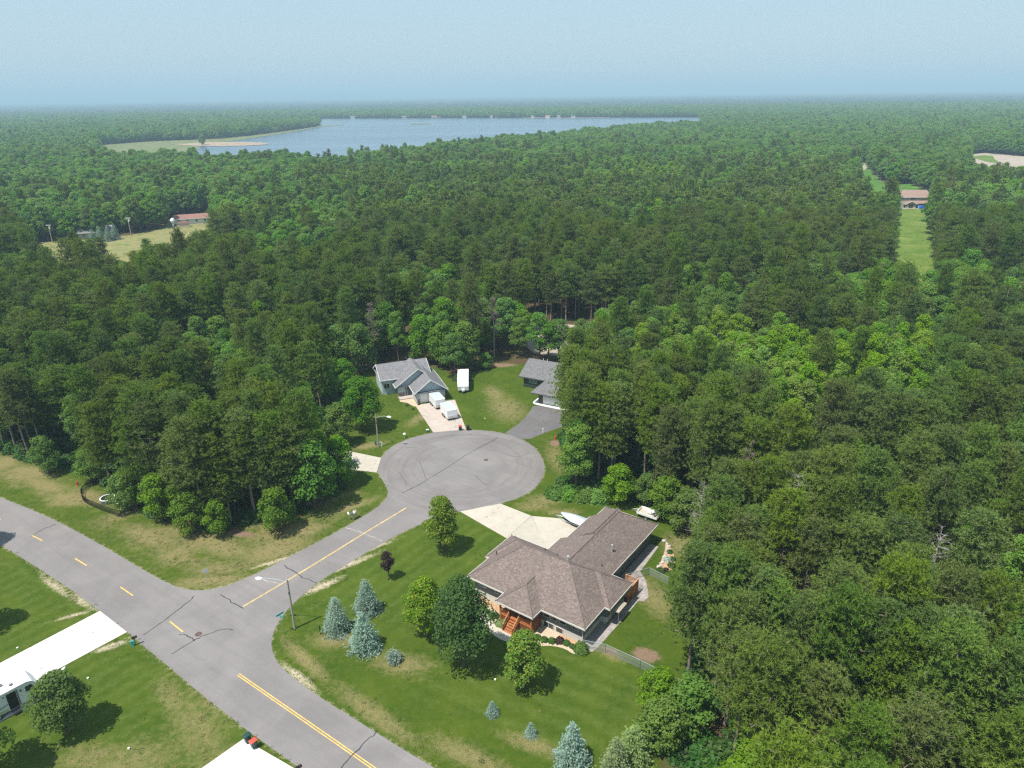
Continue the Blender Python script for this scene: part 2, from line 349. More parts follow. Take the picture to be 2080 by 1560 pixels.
# ------------------------------------------------------------------ mesh helpers
class MB:
    """collects faces; build() links them as one mesh object"""
    def __init__(s): s.v = []; s.f = []; s.uv = []
    def add(s, vs, fs, uvs=None):
        o = len(s.v); s.v += [tuple(x) for x in vs]
        for i, f in enumerate(fs):
            s.f.append(tuple(o + k for k in f)); s.uv.append(uvs[i] if uvs else None)
        return s
    def box(s, c, d, rz=0.0, tilt=None):
        x, y, z = d[0] / 2, d[1] / 2, d[2] / 2
        vs = [Vector((sx * x, sy * y, sz * z)) for sz in (-1, 1) for sx, sy in ((-1, -1), (1, -1), (1, 1), (-1, 1))]
        m = Matrix.Rotation(rz, 3, 'Z')
        if tilt is not None: m = m @ tilt
        c = Vector(c)
        return s.add([m @ p + c for p in vs], [(3, 2, 1, 0), (4, 5, 6, 7), (0, 1, 5, 4), (1, 2, 6, 5), (2, 3, 7, 6), (3, 0, 4, 7)])
    def b2(s, x0, x1, y0, y1, z0, z1):
        return s.box(((x0 + x1) / 2, (y0 + y1) / 2, (z0 + z1) / 2), (abs(x1 - x0), abs(y1 - y0), abs(z1 - z0)))
    def prism(s, poly, z0, z1):
        n = len(poly); poly = [Vector((p[0], p[1], 0)) for p in poly]
        area = sum(poly[i].x * poly[(i + 1) % n].y - poly[(i + 1) % n].x * poly[i].y for i in range(n))
        if area < 0: poly = poly[::-1]
        tris = tessellate_polygon([poly])
        o = len(s.v)
        s.v += [(p.x, p.y, z0) for p in poly] + [(p.x, p.y, z1) for p in poly]
        for t in tris:
            a, b, c = t
            if (poly[b] - poly[a]).cross(poly[c] - poly[a]).z < 0: a, c = c, a
            s.f.append((o + n + a, o + n + b, o + n + c)); s.uv.append(None)
            s.f.append((o + c, o + b, o + a)); s.uv.append(None)
        for i in range(n):
            j = (i + 1) % n
            s.f.append((o + i, o + j, o + n + j, o + n + i)); s.uv.append(None)
        return s
    def sheet(s, poly, z):
        n = len(poly); poly = [Vector((p[0], p[1], 0)) for p in poly]
        o = len(s.v); s.v += [(p.x, p.y, z) for p in poly]
        for a, b, c in tessellate_polygon([poly]):
            if (poly[b] - poly[a]).cross(poly[c] - poly[a]).z < 0: a, c = c, a
            s.f.append((o + a, o + b, o + c)); s.uv.append(None)
        return s
    def tube(s, pts, radii, n=8, cap=True):
        pts = [Vector(p) for p in pts]
        if isinstance(radii, (int, float)): radii = [radii] * len(pts)
        o = len(s.v); t0 = None
        for i, p in enumerate(pts):
            d = (pts[min(i + 1, len(pts) - 1)] - pts[max(i - 1, 0)]).normalized()
            ref = Vector((0, 0, 1)) if abs(d.z) < 0.9 else Vector((1, 0, 0))
            if t0 is not None and (t0 - d * t0.dot(d)).length > 1e-3: u = (t0 - d * t0.dot(d)).normalized()
            else: u = d.cross(ref).normalized()
            t0 = u; v = d.cross(u)
            for k in range(n):
                a = 2 * math.pi * k / n
                s.v.append(tuple(p + (u * math.cos(a) + v * math.sin(a)) * radii[i]))
        for i in range(len(pts) - 1):
            for k in range(n):
                a = o + i * n + k; b = o + i * n + (k + 1) % n
                s.f.append((a, b, b + n, a + n)); s.uv.append(None)
        if cap:
            s.f.append(tuple(o + k for k in range(n - 1, -1, -1))); s.uv.append(None)
            e = o + (len(pts) - 1) * n
            s.f.append(tuple(e + k for k in range(n))); s.uv.append(None)
        return s
    def cyl(s, c, r, h, n=16, r2=None):
        c = Vector(c); return s.tube([c, c + Vector((0, 0, h))], [r, r if r2 is None else r2], n)
    def ribbon(s, pts, wd, z):
        pts = [Vector((p[0], p[1], 0)) for p in pts]; o = len(s.v)
        for i, p in enumerate(pts):
            d = (pts[min(i + 1, len(pts) - 1)] - pts[max(i - 1, 0)]).normalized(); nn = Vector((-d.y, d.x, 0))
            ww = wd[i] if isinstance(wd, (list, tuple)) else wd
            s.v += [tuple(p + nn * ww / 2 + Vector((0, 0, z))), tuple(p - nn * ww / 2 + Vector((0, 0, z)))]
        for i in range(len(pts) - 1):
            a = o + 2 * i; s.f.append((a, a + 1, a + 3, a + 2)); s.uv.append(None)
        return s
    def mesh(s, name, mat, smooth=False):
        me = bpy.data.meshes.new(name); me.from_pydata(s.v, [], s.f)
        if any(u is not None for u in s.uv):
            lay = me.uv_layers.new(name='UVMap'); k = 0
            for f, u in zip(s.f, s.uv):
                for i in range(len(f)):
                    lay.data[k].uv = u[i] if u is not None else (0, 0); k += 1
        me.materials.append(mat)
        if smooth: me.polygons.foreach_set('use_smooth', [True] * len(me.polygons))
        me.update(); return me
    def build(s, name, mat, parent=None, smooth=False):
        o = bpy.data.objects.new(name, s.mesh(name, mat, smooth)); col.objects.link(o)
        if parent is not None: o.parent = parent
        return o
def tag(o, label=None, cat=None, group=None, kind=None):
    if label: o['label'] = label
    if cat: o['category'] = cat
    if group: o['group'] = group
    if kind: o['kind'] = kind
    return o
def empty(name, loc=(0, 0, 0), rz=0.0, label=None, cat=None, group=None):
    o = bpy.data.objects.new(name, None); col.objects.link(o); o.location = loc; o.rotation_euler = (0, 0, rz)
    o.empty_display_size = 0.3
    return tag(o, label, cat, group)
def np_mesh(name, V, F, mats, mi=None):
    """V (n,3), F (m,k) numpy arrays"""
    me = bpy.data.meshes.new(name); k = F.shape[1]
    me.vertices.add(len(V)); me.vertices.foreach_set('co', V.astype(np.float32).ravel())
    me.loops.add(F.size); me.loops.foreach_set('vertex_index', F.astype(np.int32).ravel())
    me.polygons.add(len(F)); me.polygons.foreach_set('loop_start', np.arange(0, F.size, k, dtype=np.int32))
    me.polygons.foreach_set('loop_total', np.full(len(F), k, dtype=np.int32))
    for m in (mats if isinstance(mats, (list, tuple)) else [mats]): me.materials.append(m)
    if mi is not None: me.polygons.foreach_set('material_index', mi.astype(np.int32))
    me.update(calc_edges=True); return me
def copy_tree(root, loc, rz, scale=(1, 1, 1), label=None, group=None):
    r = root.copy(); col.objects.link(r); r.location = loc; r.rotation_euler = (0, 0, rz); r.scale = scale
    if label: r['label'] = label
    if group: r['group'] = group
    for ch in root.children:
        c = ch.copy(); col.objects.link(c); c.parent = r
        for g in ch.children:
            d = g.copy(); col.objects.link(d); d.parent = c
    return r

# ================================================================== SETTING
def poly_np(pts): return np.array([(p[0], p[1]) for p in pts], dtype=float)
def inside(X, Y, poly):
    r = np.zeros(X.shape, bool); n = len(poly)
    for i in range(n):
        x0, y0 = poly[i]; x1, y1 = poly[(i + 1) % n]
        if y0 == y1: continue
        c = ((y0 > Y) != (y1 > Y)) & (X < (x1 - x0) * (Y - y0) / (y1 - y0) + x0)
        r ^= c
    return r
def edge_dist(X, Y, poly, closed=True):
    d = np.full(X.shape, 1e9); n = len(poly)
    for i in range(n if closed else n - 1):
        x0, y0 = poly[i]; x1, y1 = poly[(i + 1) % n]
        dx, dy = x1 - x0, y1 - y0; L2 = dx * dx + dy * dy + 1e-12
        t = np.clip(((X - x0) * dx + (Y - y0) * dy) / L2, 0, 1)
        d = np.minimum(d, np.hypot(X - x0 - t * dx, Y - y0 - t * dy))
    return d
def sdist(X, Y, poly):
    d = edge_dist(X, Y, poly); return np.where(inside(X, Y, poly), d, -d)
def sm(x, a, b):
    t = np.clip((x - a) / (b - a), 0, 1); return t * t * (3 - 2 * t)

def smooth_line(pts, it=2):
    for _ in range(it):
        q = [pts[0]]
        for a, b in zip(pts[:-1], pts[1:]):
            q += [a * 0.75 + b * 0.25, a * 0.25 + b * 0.75]
        pts = q + [pts[-1]]
    return pts

# road outline: verge side of the main road, round the cul-de-sac, back along the lawn
edge_a = smooth_line(PX([(-330, 900), (-120, 965), (0, 1010), (100, 1050), (200, 1103), (300, 1163), (345, 1187), (375, 1197), (405, 1200), (440, 1196),
    (480, 1183), (520, 1166), (600, 1125), (680, 1083), (740, 1048), (770, 1029), (785, 1012), (789, 1000), (784, 986), (773, 970), (767, 957)]))
cds = smooth_line(PX([(767, 957), (768, 942), (775, 927), (790, 911), (815, 897), (850, 885), (890, 877), (935, 873), (985, 874), (1030, 881),
    (1065, 894), (1090, 912), (1104, 935), (1107, 955), (1100, 975), (1083, 996), (1055, 1011), (1020, 1022), (985, 1029), (940, 1037)]))
edge_b = smooth_line(PX([(940, 1037), (900, 1048), (850, 1066), (800, 1090), (740, 1125), (690, 1155), (650, 1180), (612, 1210), (582, 1240), (561, 1270),
    (551, 1297), (552, 1321), (563, 1346), (588, 1371), (650, 1417), (720, 1460), (800, 1511), (870, 1553), (990, 1622), (1150, 1720)]))
edge_c = smooth_line(PX([(840, 1720), (690, 1617), (600, 1554), (536, 1508), (495, 1479), (455, 1446), (404, 1406), (358, 1367), (307, 1325), (277, 1299),
    (258, 1284), (203, 1241), (135, 1191), (57, 1141), (13, 1114), (-100, 1052), (-330, 942)]))
ROAD = edge_a + cds[1:] + edge_b[1:] + edge_c
ROADN = poly_np(ROAD)
road = tag(MB().sheet(ROAD, 0.016).build('road', M['asphalt']), kind='structure')

# base line of the woods round the houses
CLEAR = PX([(-420, 880), (-100, 895), (0, 925), (60, 945), (110, 950), (180, 965), (260, 1030), (330, 1068), (430, 1086), (480, 1078), (530, 1068),
    (600, 1062), (640, 1030), (690, 1012), (700, 985), (690, 958), (630, 945), (630, 905), (700, 912), (705, 880), (690, 840), (690, 790), (700, 760),
    (760, 752), (850, 744), (905, 752), (918, 775), (960, 775), (968, 757), (1000, 738), (1060, 741), (1110, 738), (1180, 760), (1170, 812),
    (1145, 850), (1135, 880), (1143, 930), (1150, 960), (1120, 985), (1105, 1000), (1160, 1012), (1300, 1020), (1358, 1052), (1415, 1080),
    (1425, 1120), (1432, 1200), (1405, 1300), (1390, 1380), (1345, 1440), (1335, 1560), (1330, 1750), (-420, 1750)])
CLEARN = poly_np(CLEAR)
VERGE = PX([(-420, 860), (0, 910), (330, 1050), (480, 1060), (640, 1010), (785, 975), (800, 1030), (740, 1060), (520, 1190), (400, 1215), (300, 1180), (0, 1025), (-420, 880)])
VERGEN = poly_np(VERGE)

def fbm(Xs, Ys, sc, seed):
    r = np.random.default_rng(seed); o = np.zeros(Xs.shape)
    for k in range(6):
        a = r.random() * 6.28; f = (1.7 ** k) / sc * r.uniform(.8, 1.2); ph = r.random() * 6.28
        o += np.sin((Xs * math.cos(a) + Ys * math.sin(a)) * f * 6.28 + ph + 1.3 * np.sin((Xs * math.sin(a) - Ys * math.cos(a)) * f * 4.1 + ph * 2)) / 1.35 ** k
    return o / 2.6
def blob(X, Y, px, py, rx, ry, rot=0.0):
    c = P(px, py); dx, dy = X - c.x, Y - c.y
    cr, sr = math.cos(rot), math.sin(rot)
    u, v = dx * cr + dy * sr, -dx * sr + dy * cr
    return np.clip(1.25 - np.sqrt((u / rx) ** 2 + (v / ry) ** 2), 0, 1)

GX0, GX1, GY0, GY1, RES = -140.0, 70.0, 30.0, 190.0, 0.5
nx, ny = int((GX1 - GX0) / RES), int((GY1 - GY0) / RES)
gx = np.linspace(GX0, GX1, nx + 1); gy = np.linspace(GY0, GY1, ny + 1)
X, Y = np.meshgrid(gx, gy); Xf, Yf = X.ravel(), Y.ravel()
sc = sdist(Xf, Yf, CLEARN); sr = -sdist(Xf, Yf, ROADN); sv = sdist(Xf, Yf, VERGEN)
side = edge_dist(Xf, Yf, poly_np(edge_b), False)          # lawn-side road edge
lawn = sm(sc, -2.5, 1.5)
verge = sm(sv, -1.0, 2.0)
dry = 0.18 * lawn + verge * (0.04 + 0.24 * sm(sr, 1.5, 5.0) + 0.3 * fbm(Xf, Yf, 17, 77) * sm(sr, 1.0, 3.0)) + 0.08 * (Xf < -20)
for b in [(1030, 830, 5.5, 10, 0.3), (1005, 800, 3, 7, 0.3), (1085, 850, 3, 5, .2), (1135, 930, 3.0, 9, .1), (1110, 1015, 4.5, 2.5, 0), (1085, 1028, 4.5, 2.0, 0), (560, 1115, 8, 5, .6),
          (450, 1110, 9, 3, -.5), (300, 1090, 9, 2.5, -.55), (90, 985, 10, 2.5, -.5), (430, 1180, 8, 2.2, .1), (250, 1560, 9, 5, .3), (400, 1480, 3.5, 9, .7), (350, 1420, 2.0, 7, .75),
          (620, 1340, 1.2, 7, .8), (760, 1450, 1.6, 10, .9), (950, 1535, 7, 1.8, -.5), (1080, 1512, 5, 1.4, -.4), (690, 1300, 5, 2, 0), (820, 1350, 6, 2.5, -.3), (1385, 1110, 4, 5, 0),
          (1330, 1215, 3, 6, .2), (1240, 1330, 3, 1.2, -.6), (750, 905, 5, 1.8, .4), (850, 850, 2, 6, -.4), (710, 1030, 7, 1.6, .6), (1140, 1040, 4, 1.5, 0), (180, 1540, 6, 3, 0)]:
    dry = np.maximum(dry, np.where(Xf > -22, 0.5, 0.58) * blob(Xf, Yf, *b) * lawn + 0.12 * lawn)
sand = 0.42 * sm(0.9 - sr, 0, 0.9) * (sr > -0.5)
for b in [(700, 1150, 1.0, 9, -0.95), (655, 1190, 1.2, 5, -.9), (760, 1112, .8, 6, -.95), (110, 1190, 7.0, 0.8, -.62), (165, 1222, 4.0, 0.8, -.6), (150, 1250, 4.0, .6, .45), (228, 1312, 3.2, 1.0, .5), (560, 1140, 7, .6, .5), (610, 1375, 5.5, .8, -.7),
          (690, 1090, 6, .5, .5), (940, 1300, .01, .01, 0)]:
    sand = np.maximum(sand, 0.62 * blob(Xf, Yf, *b))
soil = np.zeros_like(Xf)
for b in [(1312, 1330, 2.2, 1.5, -.4), (480, 1082, 4.5, 1.2, -.3), (430, 1075, 4, 1.5, -.4), (745, 740, 4, 2, 0), (1010, 742, 6, 1.8, 0), (1128, 900, 1.6, 1.6, 0), (1240, 1322, 1.6, .7, -.6), (1300, 1180, 1.2, 2.4, 0)]:
    soil = np.maximum(soil, 0.95 * blob(Xf, Yf, *b))
stripe = np.zeros_like(Xf)
LOTA = poly_np(PX([(800, 1095), (930, 1050), (1040, 1095), (960, 1170), (900, 1230), (800, 1300), (600, 1240), (640, 1190)]))
LOTB = poly_np(PX([(1000, 1330), (1180, 1320), (1350, 1390), (1330, 1560), (1100, 1500), (860, 1420), (800, 1360)]))
LOTC = poly_np(PX([(-200, 1150), (40, 1150), (180, 1250), (480, 1500), (380, 1560), (-200, 1560)]))
stripe = np.maximum(stripe, 0.95 * sm(sdist(Xf, Yf, LOTA), -2, 2))
stripe = np.maximum(stripe, 0.42 * sm(sdist(Xf, Yf, LOTB), -2, 2))
stripe = np.maximum(stripe, 0.9 * sm(sdist(Xf, Yf, LOTC), -2, 2))
dry = np.where(stripe > 0.3, dry * 0.75, dry)
Zf = 0.05 * np.sin(Xf * 0.7) * np.sin(Yf * 0.53) * sm(sr, 1.5, 5) * 0.0
ids = np.arange((nx + 1) * (ny + 1)).reshape(ny + 1, nx + 1)
Q = np.stack([ids[:-1, :-1], ids[:-1, 1:], ids[1:, 1:], ids[1:, :-1]], -1).reshape(-1, 4)
cxs, cys = Xf[Q].mean(1), Yf[Q].mean(1)
q_clear = sc[Q].mean(1) > 0; q_verge = sv[Q].mean(1) > 0
def ground_piece(name, sel):
    q = Q[sel]; u, inv = np.unique(q, return_inverse=True)
    V = np.stack([Xf[u], Yf[u], Zf[u]], 1)
    me = np_mesh(name, V, inv.reshape(-1, 4), M['ground'])
    for an, arr in (('lawn', lawn), ('dry', dry), ('soil', soil), ('stripe', stripe), ('sand', sand)):
        a = me.attributes.new(an, 'FLOAT', 'POINT'); a.data.foreach_set('value', arr[u].astype(np.float32))
    o = bpy.data.objects.new(name, me); col.objects.link(o); return tag(o, kind='structure')
ground_piece('lawn', q_clear & ~q_verge)
ground_piece('road_verge', q_clear & q_verge)
ground_piece('forest_floor', ~q_clear)
B = 40000.0
mb = MB()
for x0, x1, y0, y1 in ((-B, B, -B, GY0), (-B, B, GY1, B), (-B, GX0, GY0, GY1), (GX1, B, GY0, GY1)):
    mb.add([(x0, y0, 0), (x1, y0, 0), (x1, y1, 0), (x0, y1, 0)], [(0, 1, 2, 3)])
tag(mb.build('ground', M['ground']), kind='structure')

# painted lines: parts of the road
def line_between(a, b, name, mat, wd=0.13, z=0.021, off=0.0, nseg=10):
    a, b = P(*a), P(*b); d = (b - a).normalized(); nn = Vector((-d.y, d.x, 0)) * off
    return MB().ribbon([a.lerp(b, k / nseg) + nn for k in range(nseg + 1)], wd, z).build(name, mat, road)
for a, b in (((-22, 1042.5), (1, 1055.5)), ((64.6, 1087.5), (86, 1098.3)), ((152.7, 1134.6), (176, 1149)), ((244.4, 1192.4), (270, 1210)), ((344.5, 1262), (371.5, 1283.5))):
    line_between(a, b, 'centre_dash', M['yellow'], 0.16)
for off in (-0.13, 0.13):
    line_between((484, 1370), (760, 1561.5), 'double_line', M['yellow'], 0.11, off=off)
    line_between((760, 1561.5), (960, 1700), 'double_line', M['yellow'], 0.11, off=off)
for pts in ([(494, 1232), (540, 1205), (640, 1145.5), (745, 1080)], [(745, 1080), (790, 1053), (826, 1031)]):
    MB().ribbon(smooth_line(PX(pts)), 0.24, 0.021).build('centre_line', M['yellow_old'], road)
cracks = [[(394, 1211), (382, 1224), (342, 1254), (320, 1271), (291, 1290)], [(448, 1207), (468, 1220), (493, 1236.5)],
          [(349, 1329), (393, 1301), (420, 1288), (455, 1277), (472, 1280)], [(366, 1289), (377, 1289), (390, 1296), (393, 1301)],
          [(114, 1065), (81, 1078), (62, 1090)], [(576, 1149), (602, 1162.5), (612.5, 1174), (625, 1176), (645, 1185)],
          [(766, 1485), (720, 1529), (700, 1552), (690, 1562)], [(815, 1002), (845, 989), (867, 975), (905, 952), (935, 932), (955, 920), (982, 905), (1010, 891)],
          [(964, 966), (975, 976), (990, 986)], [(852, 938), (860, 955), (865, 974)], [(885, 889), (920, 886), (960, 882)], [(1000, 893), (1012, 888)],
          [(810, 958), (822, 975), (826, 985)], [(822, 908), (845, 910)], [(1020, 920), (1050, 930), (1075, 920)]]
for k, c in enumerate(cracks):
    pts = smooth_line(PX(c), 2)
    q = [p + Vector((random.gauss(0, 0.06), random.gauss(0, 0.06), 0)) for p in pts]
    wd = [(0.13 if k < 8 else 0.07) * random.uniform(0.6, 1.15) for _ in q]
    MB().ribbon(q, wd, 0.0245).build('crack_seal', M['tar'], road)
for c in ([(702, 1072), (718, 1077), (740, 1084), (762, 1092), (775, 1099)], [(525, 1176), (560, 1184), (572, 1188)]):
    q = [p + Vector((random.gauss(0, 0.08), random.gauss(0, 0.08), 0)) for p in smooth_line(PX(c), 2)]
    MB().ribbon(q, [0.1 * random.uniform(0.3, 1.4) for _ in q], 0.0245).build('patched_crack', M['sand_crack'], road)
for k, (px, py, lab) in enumerate(((403, 1288, 'round rusty manhole cover in the junction of the two roads'), (987.5, 934, 'round dark manhole cover in the cul-de-sac'))):
    t = empty('manhole_cover', P(px, py, 0.017), 0, lab, 'manhole cover')
    MB().cyl((0, 0, 0), 0.42, 0.012, 20).build('frame_ring', M['iron'], t)
    MB().cyl((0, 0, 0.003), 0.33, 0.018, 20).build('lid', M['iron'], t)

# driveways: a base with separate slabs
def slabs(name, quad, nu, nv, mat, z=0.02, joint=0.035):
    """quad in px or Vector, slabs laid out bilinearly"""
    q = [P(*p) if isinstance(p, tuple) else p for p in quad]
    base = tag(MB().sheet(q, 0.02).build(name, M['bedstone']), kind='structure')
    def bl(u, v): return (q[0] * (1 - u) + q[1] * u) * (1 - v) + (q[3] * (1 - u) + q[2] * u) * v
    for i in range(nu):
        for j in range(nv):
            c = [bl(i / nu, j / nv), bl((i + 1) / nu, j / nv), bl((i + 1) / nu, (j + 1) / nv), bl(i / nu, (j + 1) / nv)]
            m = (c[0] + c[1] + c[2] + c[3]) / 4
            c = [p + (m - p).normalized() * joint for p in c]
            MB().prism(c, 0.021, 0.032 + 0.004 * random.random()).build('slab', mat, base)
    return base
slabs('driveway', [(203, 1241), (258, 1284), (-80, 1466), (-140, 1420)], 2, 8, M['conc_white'])
slabs('parking_pad', [(134, 1353), (104, 1409), (-160, 1556), (-150, 1506)], 1, 5, M['conc_white'])
slabs('driveway', [(494.5, 1501), (600, 1562), (470, 1650), (345, 1606)], 2, 2, M['conc_white'])
slabs('driveway', [(934, 1039), (1016, 1023), (1080, 1048), (1028, 1093)], 2, 3, M['conc_warm'])
slabs('driveway', [(1080.4, 1048.3), (1137, 1053), (1206, 1078), (1116, 1121)], 2, 2, M['conc_warm'])
tag(MB().prism(PX([(1080, 1048.6), (1116, 1120), (1060, 1108), (1028.4, 1093.2)]), 0.02, 0.034).build('driveway_corner', M['conc_warm']), kind='structure')
slabs('driveway', [(880, 878.5), (947, 872.5), (924, 812), (843, 823)], 2, 5, M['conc_pink'])
slabs('driveway', [(774, 930), (765, 960), (640, 946), (655, 905)], 2, 4, M['conc_warm'])
tag(MB().sheet(smooth_line(PX([(1026, 879), (1066, 896), (1105, 880), (1150, 864), (1180, 842), (1150, 828), (1084, 821), (1076, 838), (1055, 860)]), 1), 0.019).build('driveway', M['asphalt_new']), kind='structure')

# water and far clearings
def mixz(lst): return [P(a, b, c) for a, b, c in lst]
NEAR_SHORE = [(1425, 240.5, 18), (1300, 246.5, 18), (1200, 255, 18), (1100, 264, 18), (1000, 271, 18), (900, 281, 18), (800, 293, 18), (720, 303, 18), (655, 309, 18), (600, 300, 18), (520, 301, 18), (480, 305, 18), (400, 307, 18)]
LAKE = mixz([(415, 247, 0), (470, 244.5, 0), (640, 241.5, 0), (820, 240.6, 0), (1000, 240, 0), (1200, 239.3, 0), (1425, 238.5, 0)] + NEAR_SHORE +
            [(380, 302, 0), (440, 290, 0), (470, 282.5, 0), (500, 277, 0), (560, 269, 0), (640, 258, 0), (650, 252.5, 0), (640, 248, 0), (560, 248.2, 0), (470, 249, 0), (425, 250, 0)])
for p in LAKE: p.z = 0
tag(MB().sheet(LAKE, 0.3).build('lake', M['water']), kind='structure')
MARSH = PX([(200, 296), (300, 288), (440, 282.5), (470, 280), (520, 275), (600, 264.5), (648, 256.5), (700, 254), (700, 255), (648, 258.5), (600, 267.5), (520, 280), (480, 286), (440, 291), (405, 296)])
MARSH += [P(380, 304, 17), P(300, 302, 17), P(205, 302, 17)]
tag(MB().sheet(MARSH, 0.5).build('marsh', M['marsh']), kind='structure')
BAR = PX([(355, 294), (420, 289.5), (500, 289), (549, 292), (540, 295), (470, 298), (400, 297.5)])
tag(MB().sheet(smooth_line(BAR, 1), 0.7).build('sand_bar', M['sandbar']), kind='structure')
REED = PX([(832, 252.2), (870, 251.2), (876, 252.2), (840, 253.6)])
tag(MB().sheet(REED, 0.7).build('reed_bed', M['marsh']), kind='structure')
FIELD_L = mixz([(60, 494, 0), (130, 489, 0), (200, 486, 0), (270, 477, 0), (335, 462, 0), (345, 444, 0), (400, 436, 0), (440, 430, 0), (446, 444, 0), (452, 466, 4), (430, 486, 14), (395, 510, 13), (352, 522, 13), (300, 500, 16), (200, 505, 16), (60, 508, 16)])
FIELD_R = mixz([(1812, 424, 0), (1890, 424, 0), (1893, 450, 3), (1897, 470, 4), (1908, 500, 8), (1915, 520, 16), (1802, 520, 16), (1803, 500, 4), (1806, 470, 2), (1812, 450, 0)])
YARD_R = mixz([(1742, 330, 0), (1760, 331, 0), (1772, 350, 0), (1800, 376, 0), (1850, 374, 0), (1892, 392, 0), (1898, 424, 0), (1806, 424, 0), (1790, 412, 14), (1768, 382, 14), (1738, 356, 14)])
PIT = mixz([(1966, 314, 0), (2000, 311, 0), (2080, 318, 0), (2170, 327, 0), (2170, 345, 15), (2085, 340, 15), (2030, 338, 15), (1985, 331, 15), (1966, 322, 15)])
GRAV1 = PX([(1085, 655), (1140, 658), (1310, 672), (1315, 700), (1140, 724), (1085, 718), (1050, 690)])
GRAV2 = PX([(130, 640), (190, 632), (262, 628), (310, 645), (268, 690), (205, 676)])
GRAV3 = PX([(520, 850), (600, 850), (615, 882), (530, 888)])
for p in FIELD_L + FIELD_R + YARD_R + PIT + MARSH: p.z = 0
tag(MB().sheet(FIELD_L, 0.1).build('field', M['dryfield']), kind='structure')
tag(MB().sheet(FIELD_R, 0.1).build('meadow', M['meadow']), kind='structure')
tag(MB().sheet(YARD_R, 0.15).build('yard', M['yard']), kind='structure')
tag(MB().sheet(PIT, 0.1).build('gravel_pit', M['gravel']), kind='structure')
tag(MB().sheet(PX([(1974, 318), (2000, 315.5), (2016, 317), (2022, 325), (2035, 333), (2000, 328), (1985, 323)]), 0.2).build('pond', M['meadow']), kind='structure')
tag(MB().sheet(GRAV1, 0.03).build('gravel_lot', M['gravel']), kind='structure')
tag(MB().sheet(GRAV2, 0.03).build('gravel_lot', M['gravel']), kind='structure')
tag(MB().sheet(GRAV3, 0.03).build('gravel_lot', M['gravel']), kind='structure')
tag(MB().sheet(PX([(195, 655), (222, 652), (245, 650), (252, 676), (240, 676), (228, 662), (200, 663)]), 0.05).build('concrete_pad', M['conc_white']), kind='structure')
tag(MB().ribbon(smooth_line(PX([(1749, 331), (1756, 337), (1757, 343), (1745, 350), (1735, 356)])), 3.0, 0.25).build('dirt_track', M['gravel']), kind='structure')
# low blue hills on the skyline
def hill(c_px, dist, width, height):
    r = ray(c_px, 205); az = math.atan2(r[0], r[1]); n = 60; vs = []; fs = []
    for i in range(n + 1):
        t = i / n * 2 - 1; a = az + t * width
        h = height * max(0, (1 - t * t)) ** 1.2 * (1 + 0.18 * math.sin(9 * t + c_px) + 0.1 * math.sin(23 * t))
        for k, (dd, hh) in enumerate(((0, 0), (900, 0.7), (1800, 1.0), (3200, 0))):
            vs.append((math.sin(a) * (dist + dd), math.cos(a) * (dist + dd), h * hh - 0.5))
    for i in range(n):
        for k in range(3):
            a = i * 4 + k; fs.append((a, a + 4, a + 5, a + 1))
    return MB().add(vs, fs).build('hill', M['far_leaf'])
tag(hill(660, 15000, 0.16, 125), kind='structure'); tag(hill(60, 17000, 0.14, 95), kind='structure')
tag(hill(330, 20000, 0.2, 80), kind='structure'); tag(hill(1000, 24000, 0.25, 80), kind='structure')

# ================================================================== VEGETATION
def unit(v): return v / (np.linalg.norm(v, axis=-1, keepdims=True) + 1e-9)
def rand_unit(r, n): return unit(r.normal(size=(n, 3)))
def leaf_quads(C, Nrm, size, r, aspect=0.75):
    """a bent two-triangle leaf spray per centre: verts, faces"""
    n = len(C); ref = rand_unit(r, n)
    u = unit(np.cross(Nrm, ref)); v = np.cross(Nrm, u)
    s = size[:, None] * 0.5
    fold = Nrm * s * r.uniform(-0.35, 0.35, (n, 1))
    V = np.stack([C - u * s, C - v * s * aspect + fold, C + u * s, C + v * s * aspect + fold], 1).reshape(-1, 3)
    F = np.arange(4 * n).reshape(n, 4)
    return V, F
def trunk_mesh(name, mat, h, r0, r1, bend, limbs, seed, n=7):
    """tapered trunk with limbs; limbs: list of (z, azimuth, length, rise, radius)"""
    rr = random.Random(seed); mb = MB()
    ax, ay = rr.uniform(-bend, bend), rr.uniform(-bend, bend)
    def centre(z):
        t = z / h; return Vector((ax * math.sin(t * 2.4), ay * math.sin(t * 3.1), z))
    zs = [0, 0.25, h * 0.12, h * 0.3, h * 0.5, h * 0.7, h * 0.87, h]
    mb.tube([centre(z) for z in zs], [r0 * 1.35, r0 * 1.05] + [r0 + (r1 - r0) * (z / h) ** 0.9 for z in zs[2:]], n)
    for z, a, ln, rise, rad in limbs:
        b = centre(z); d = Vector((math.cos(a), math.sin(a), 0))
        mb.tube([b, b + d * ln * 0.5 + Vector((0, 0, rise * 0.35)), b + d * ln + Vector((rr.uniform(-.1, .1) * ln, rr.uniform(-.1, .1) * ln, rise))], [rad, rad * 0.65, rad * 0.25], 4)
    return mb.mesh(name, mat, True)

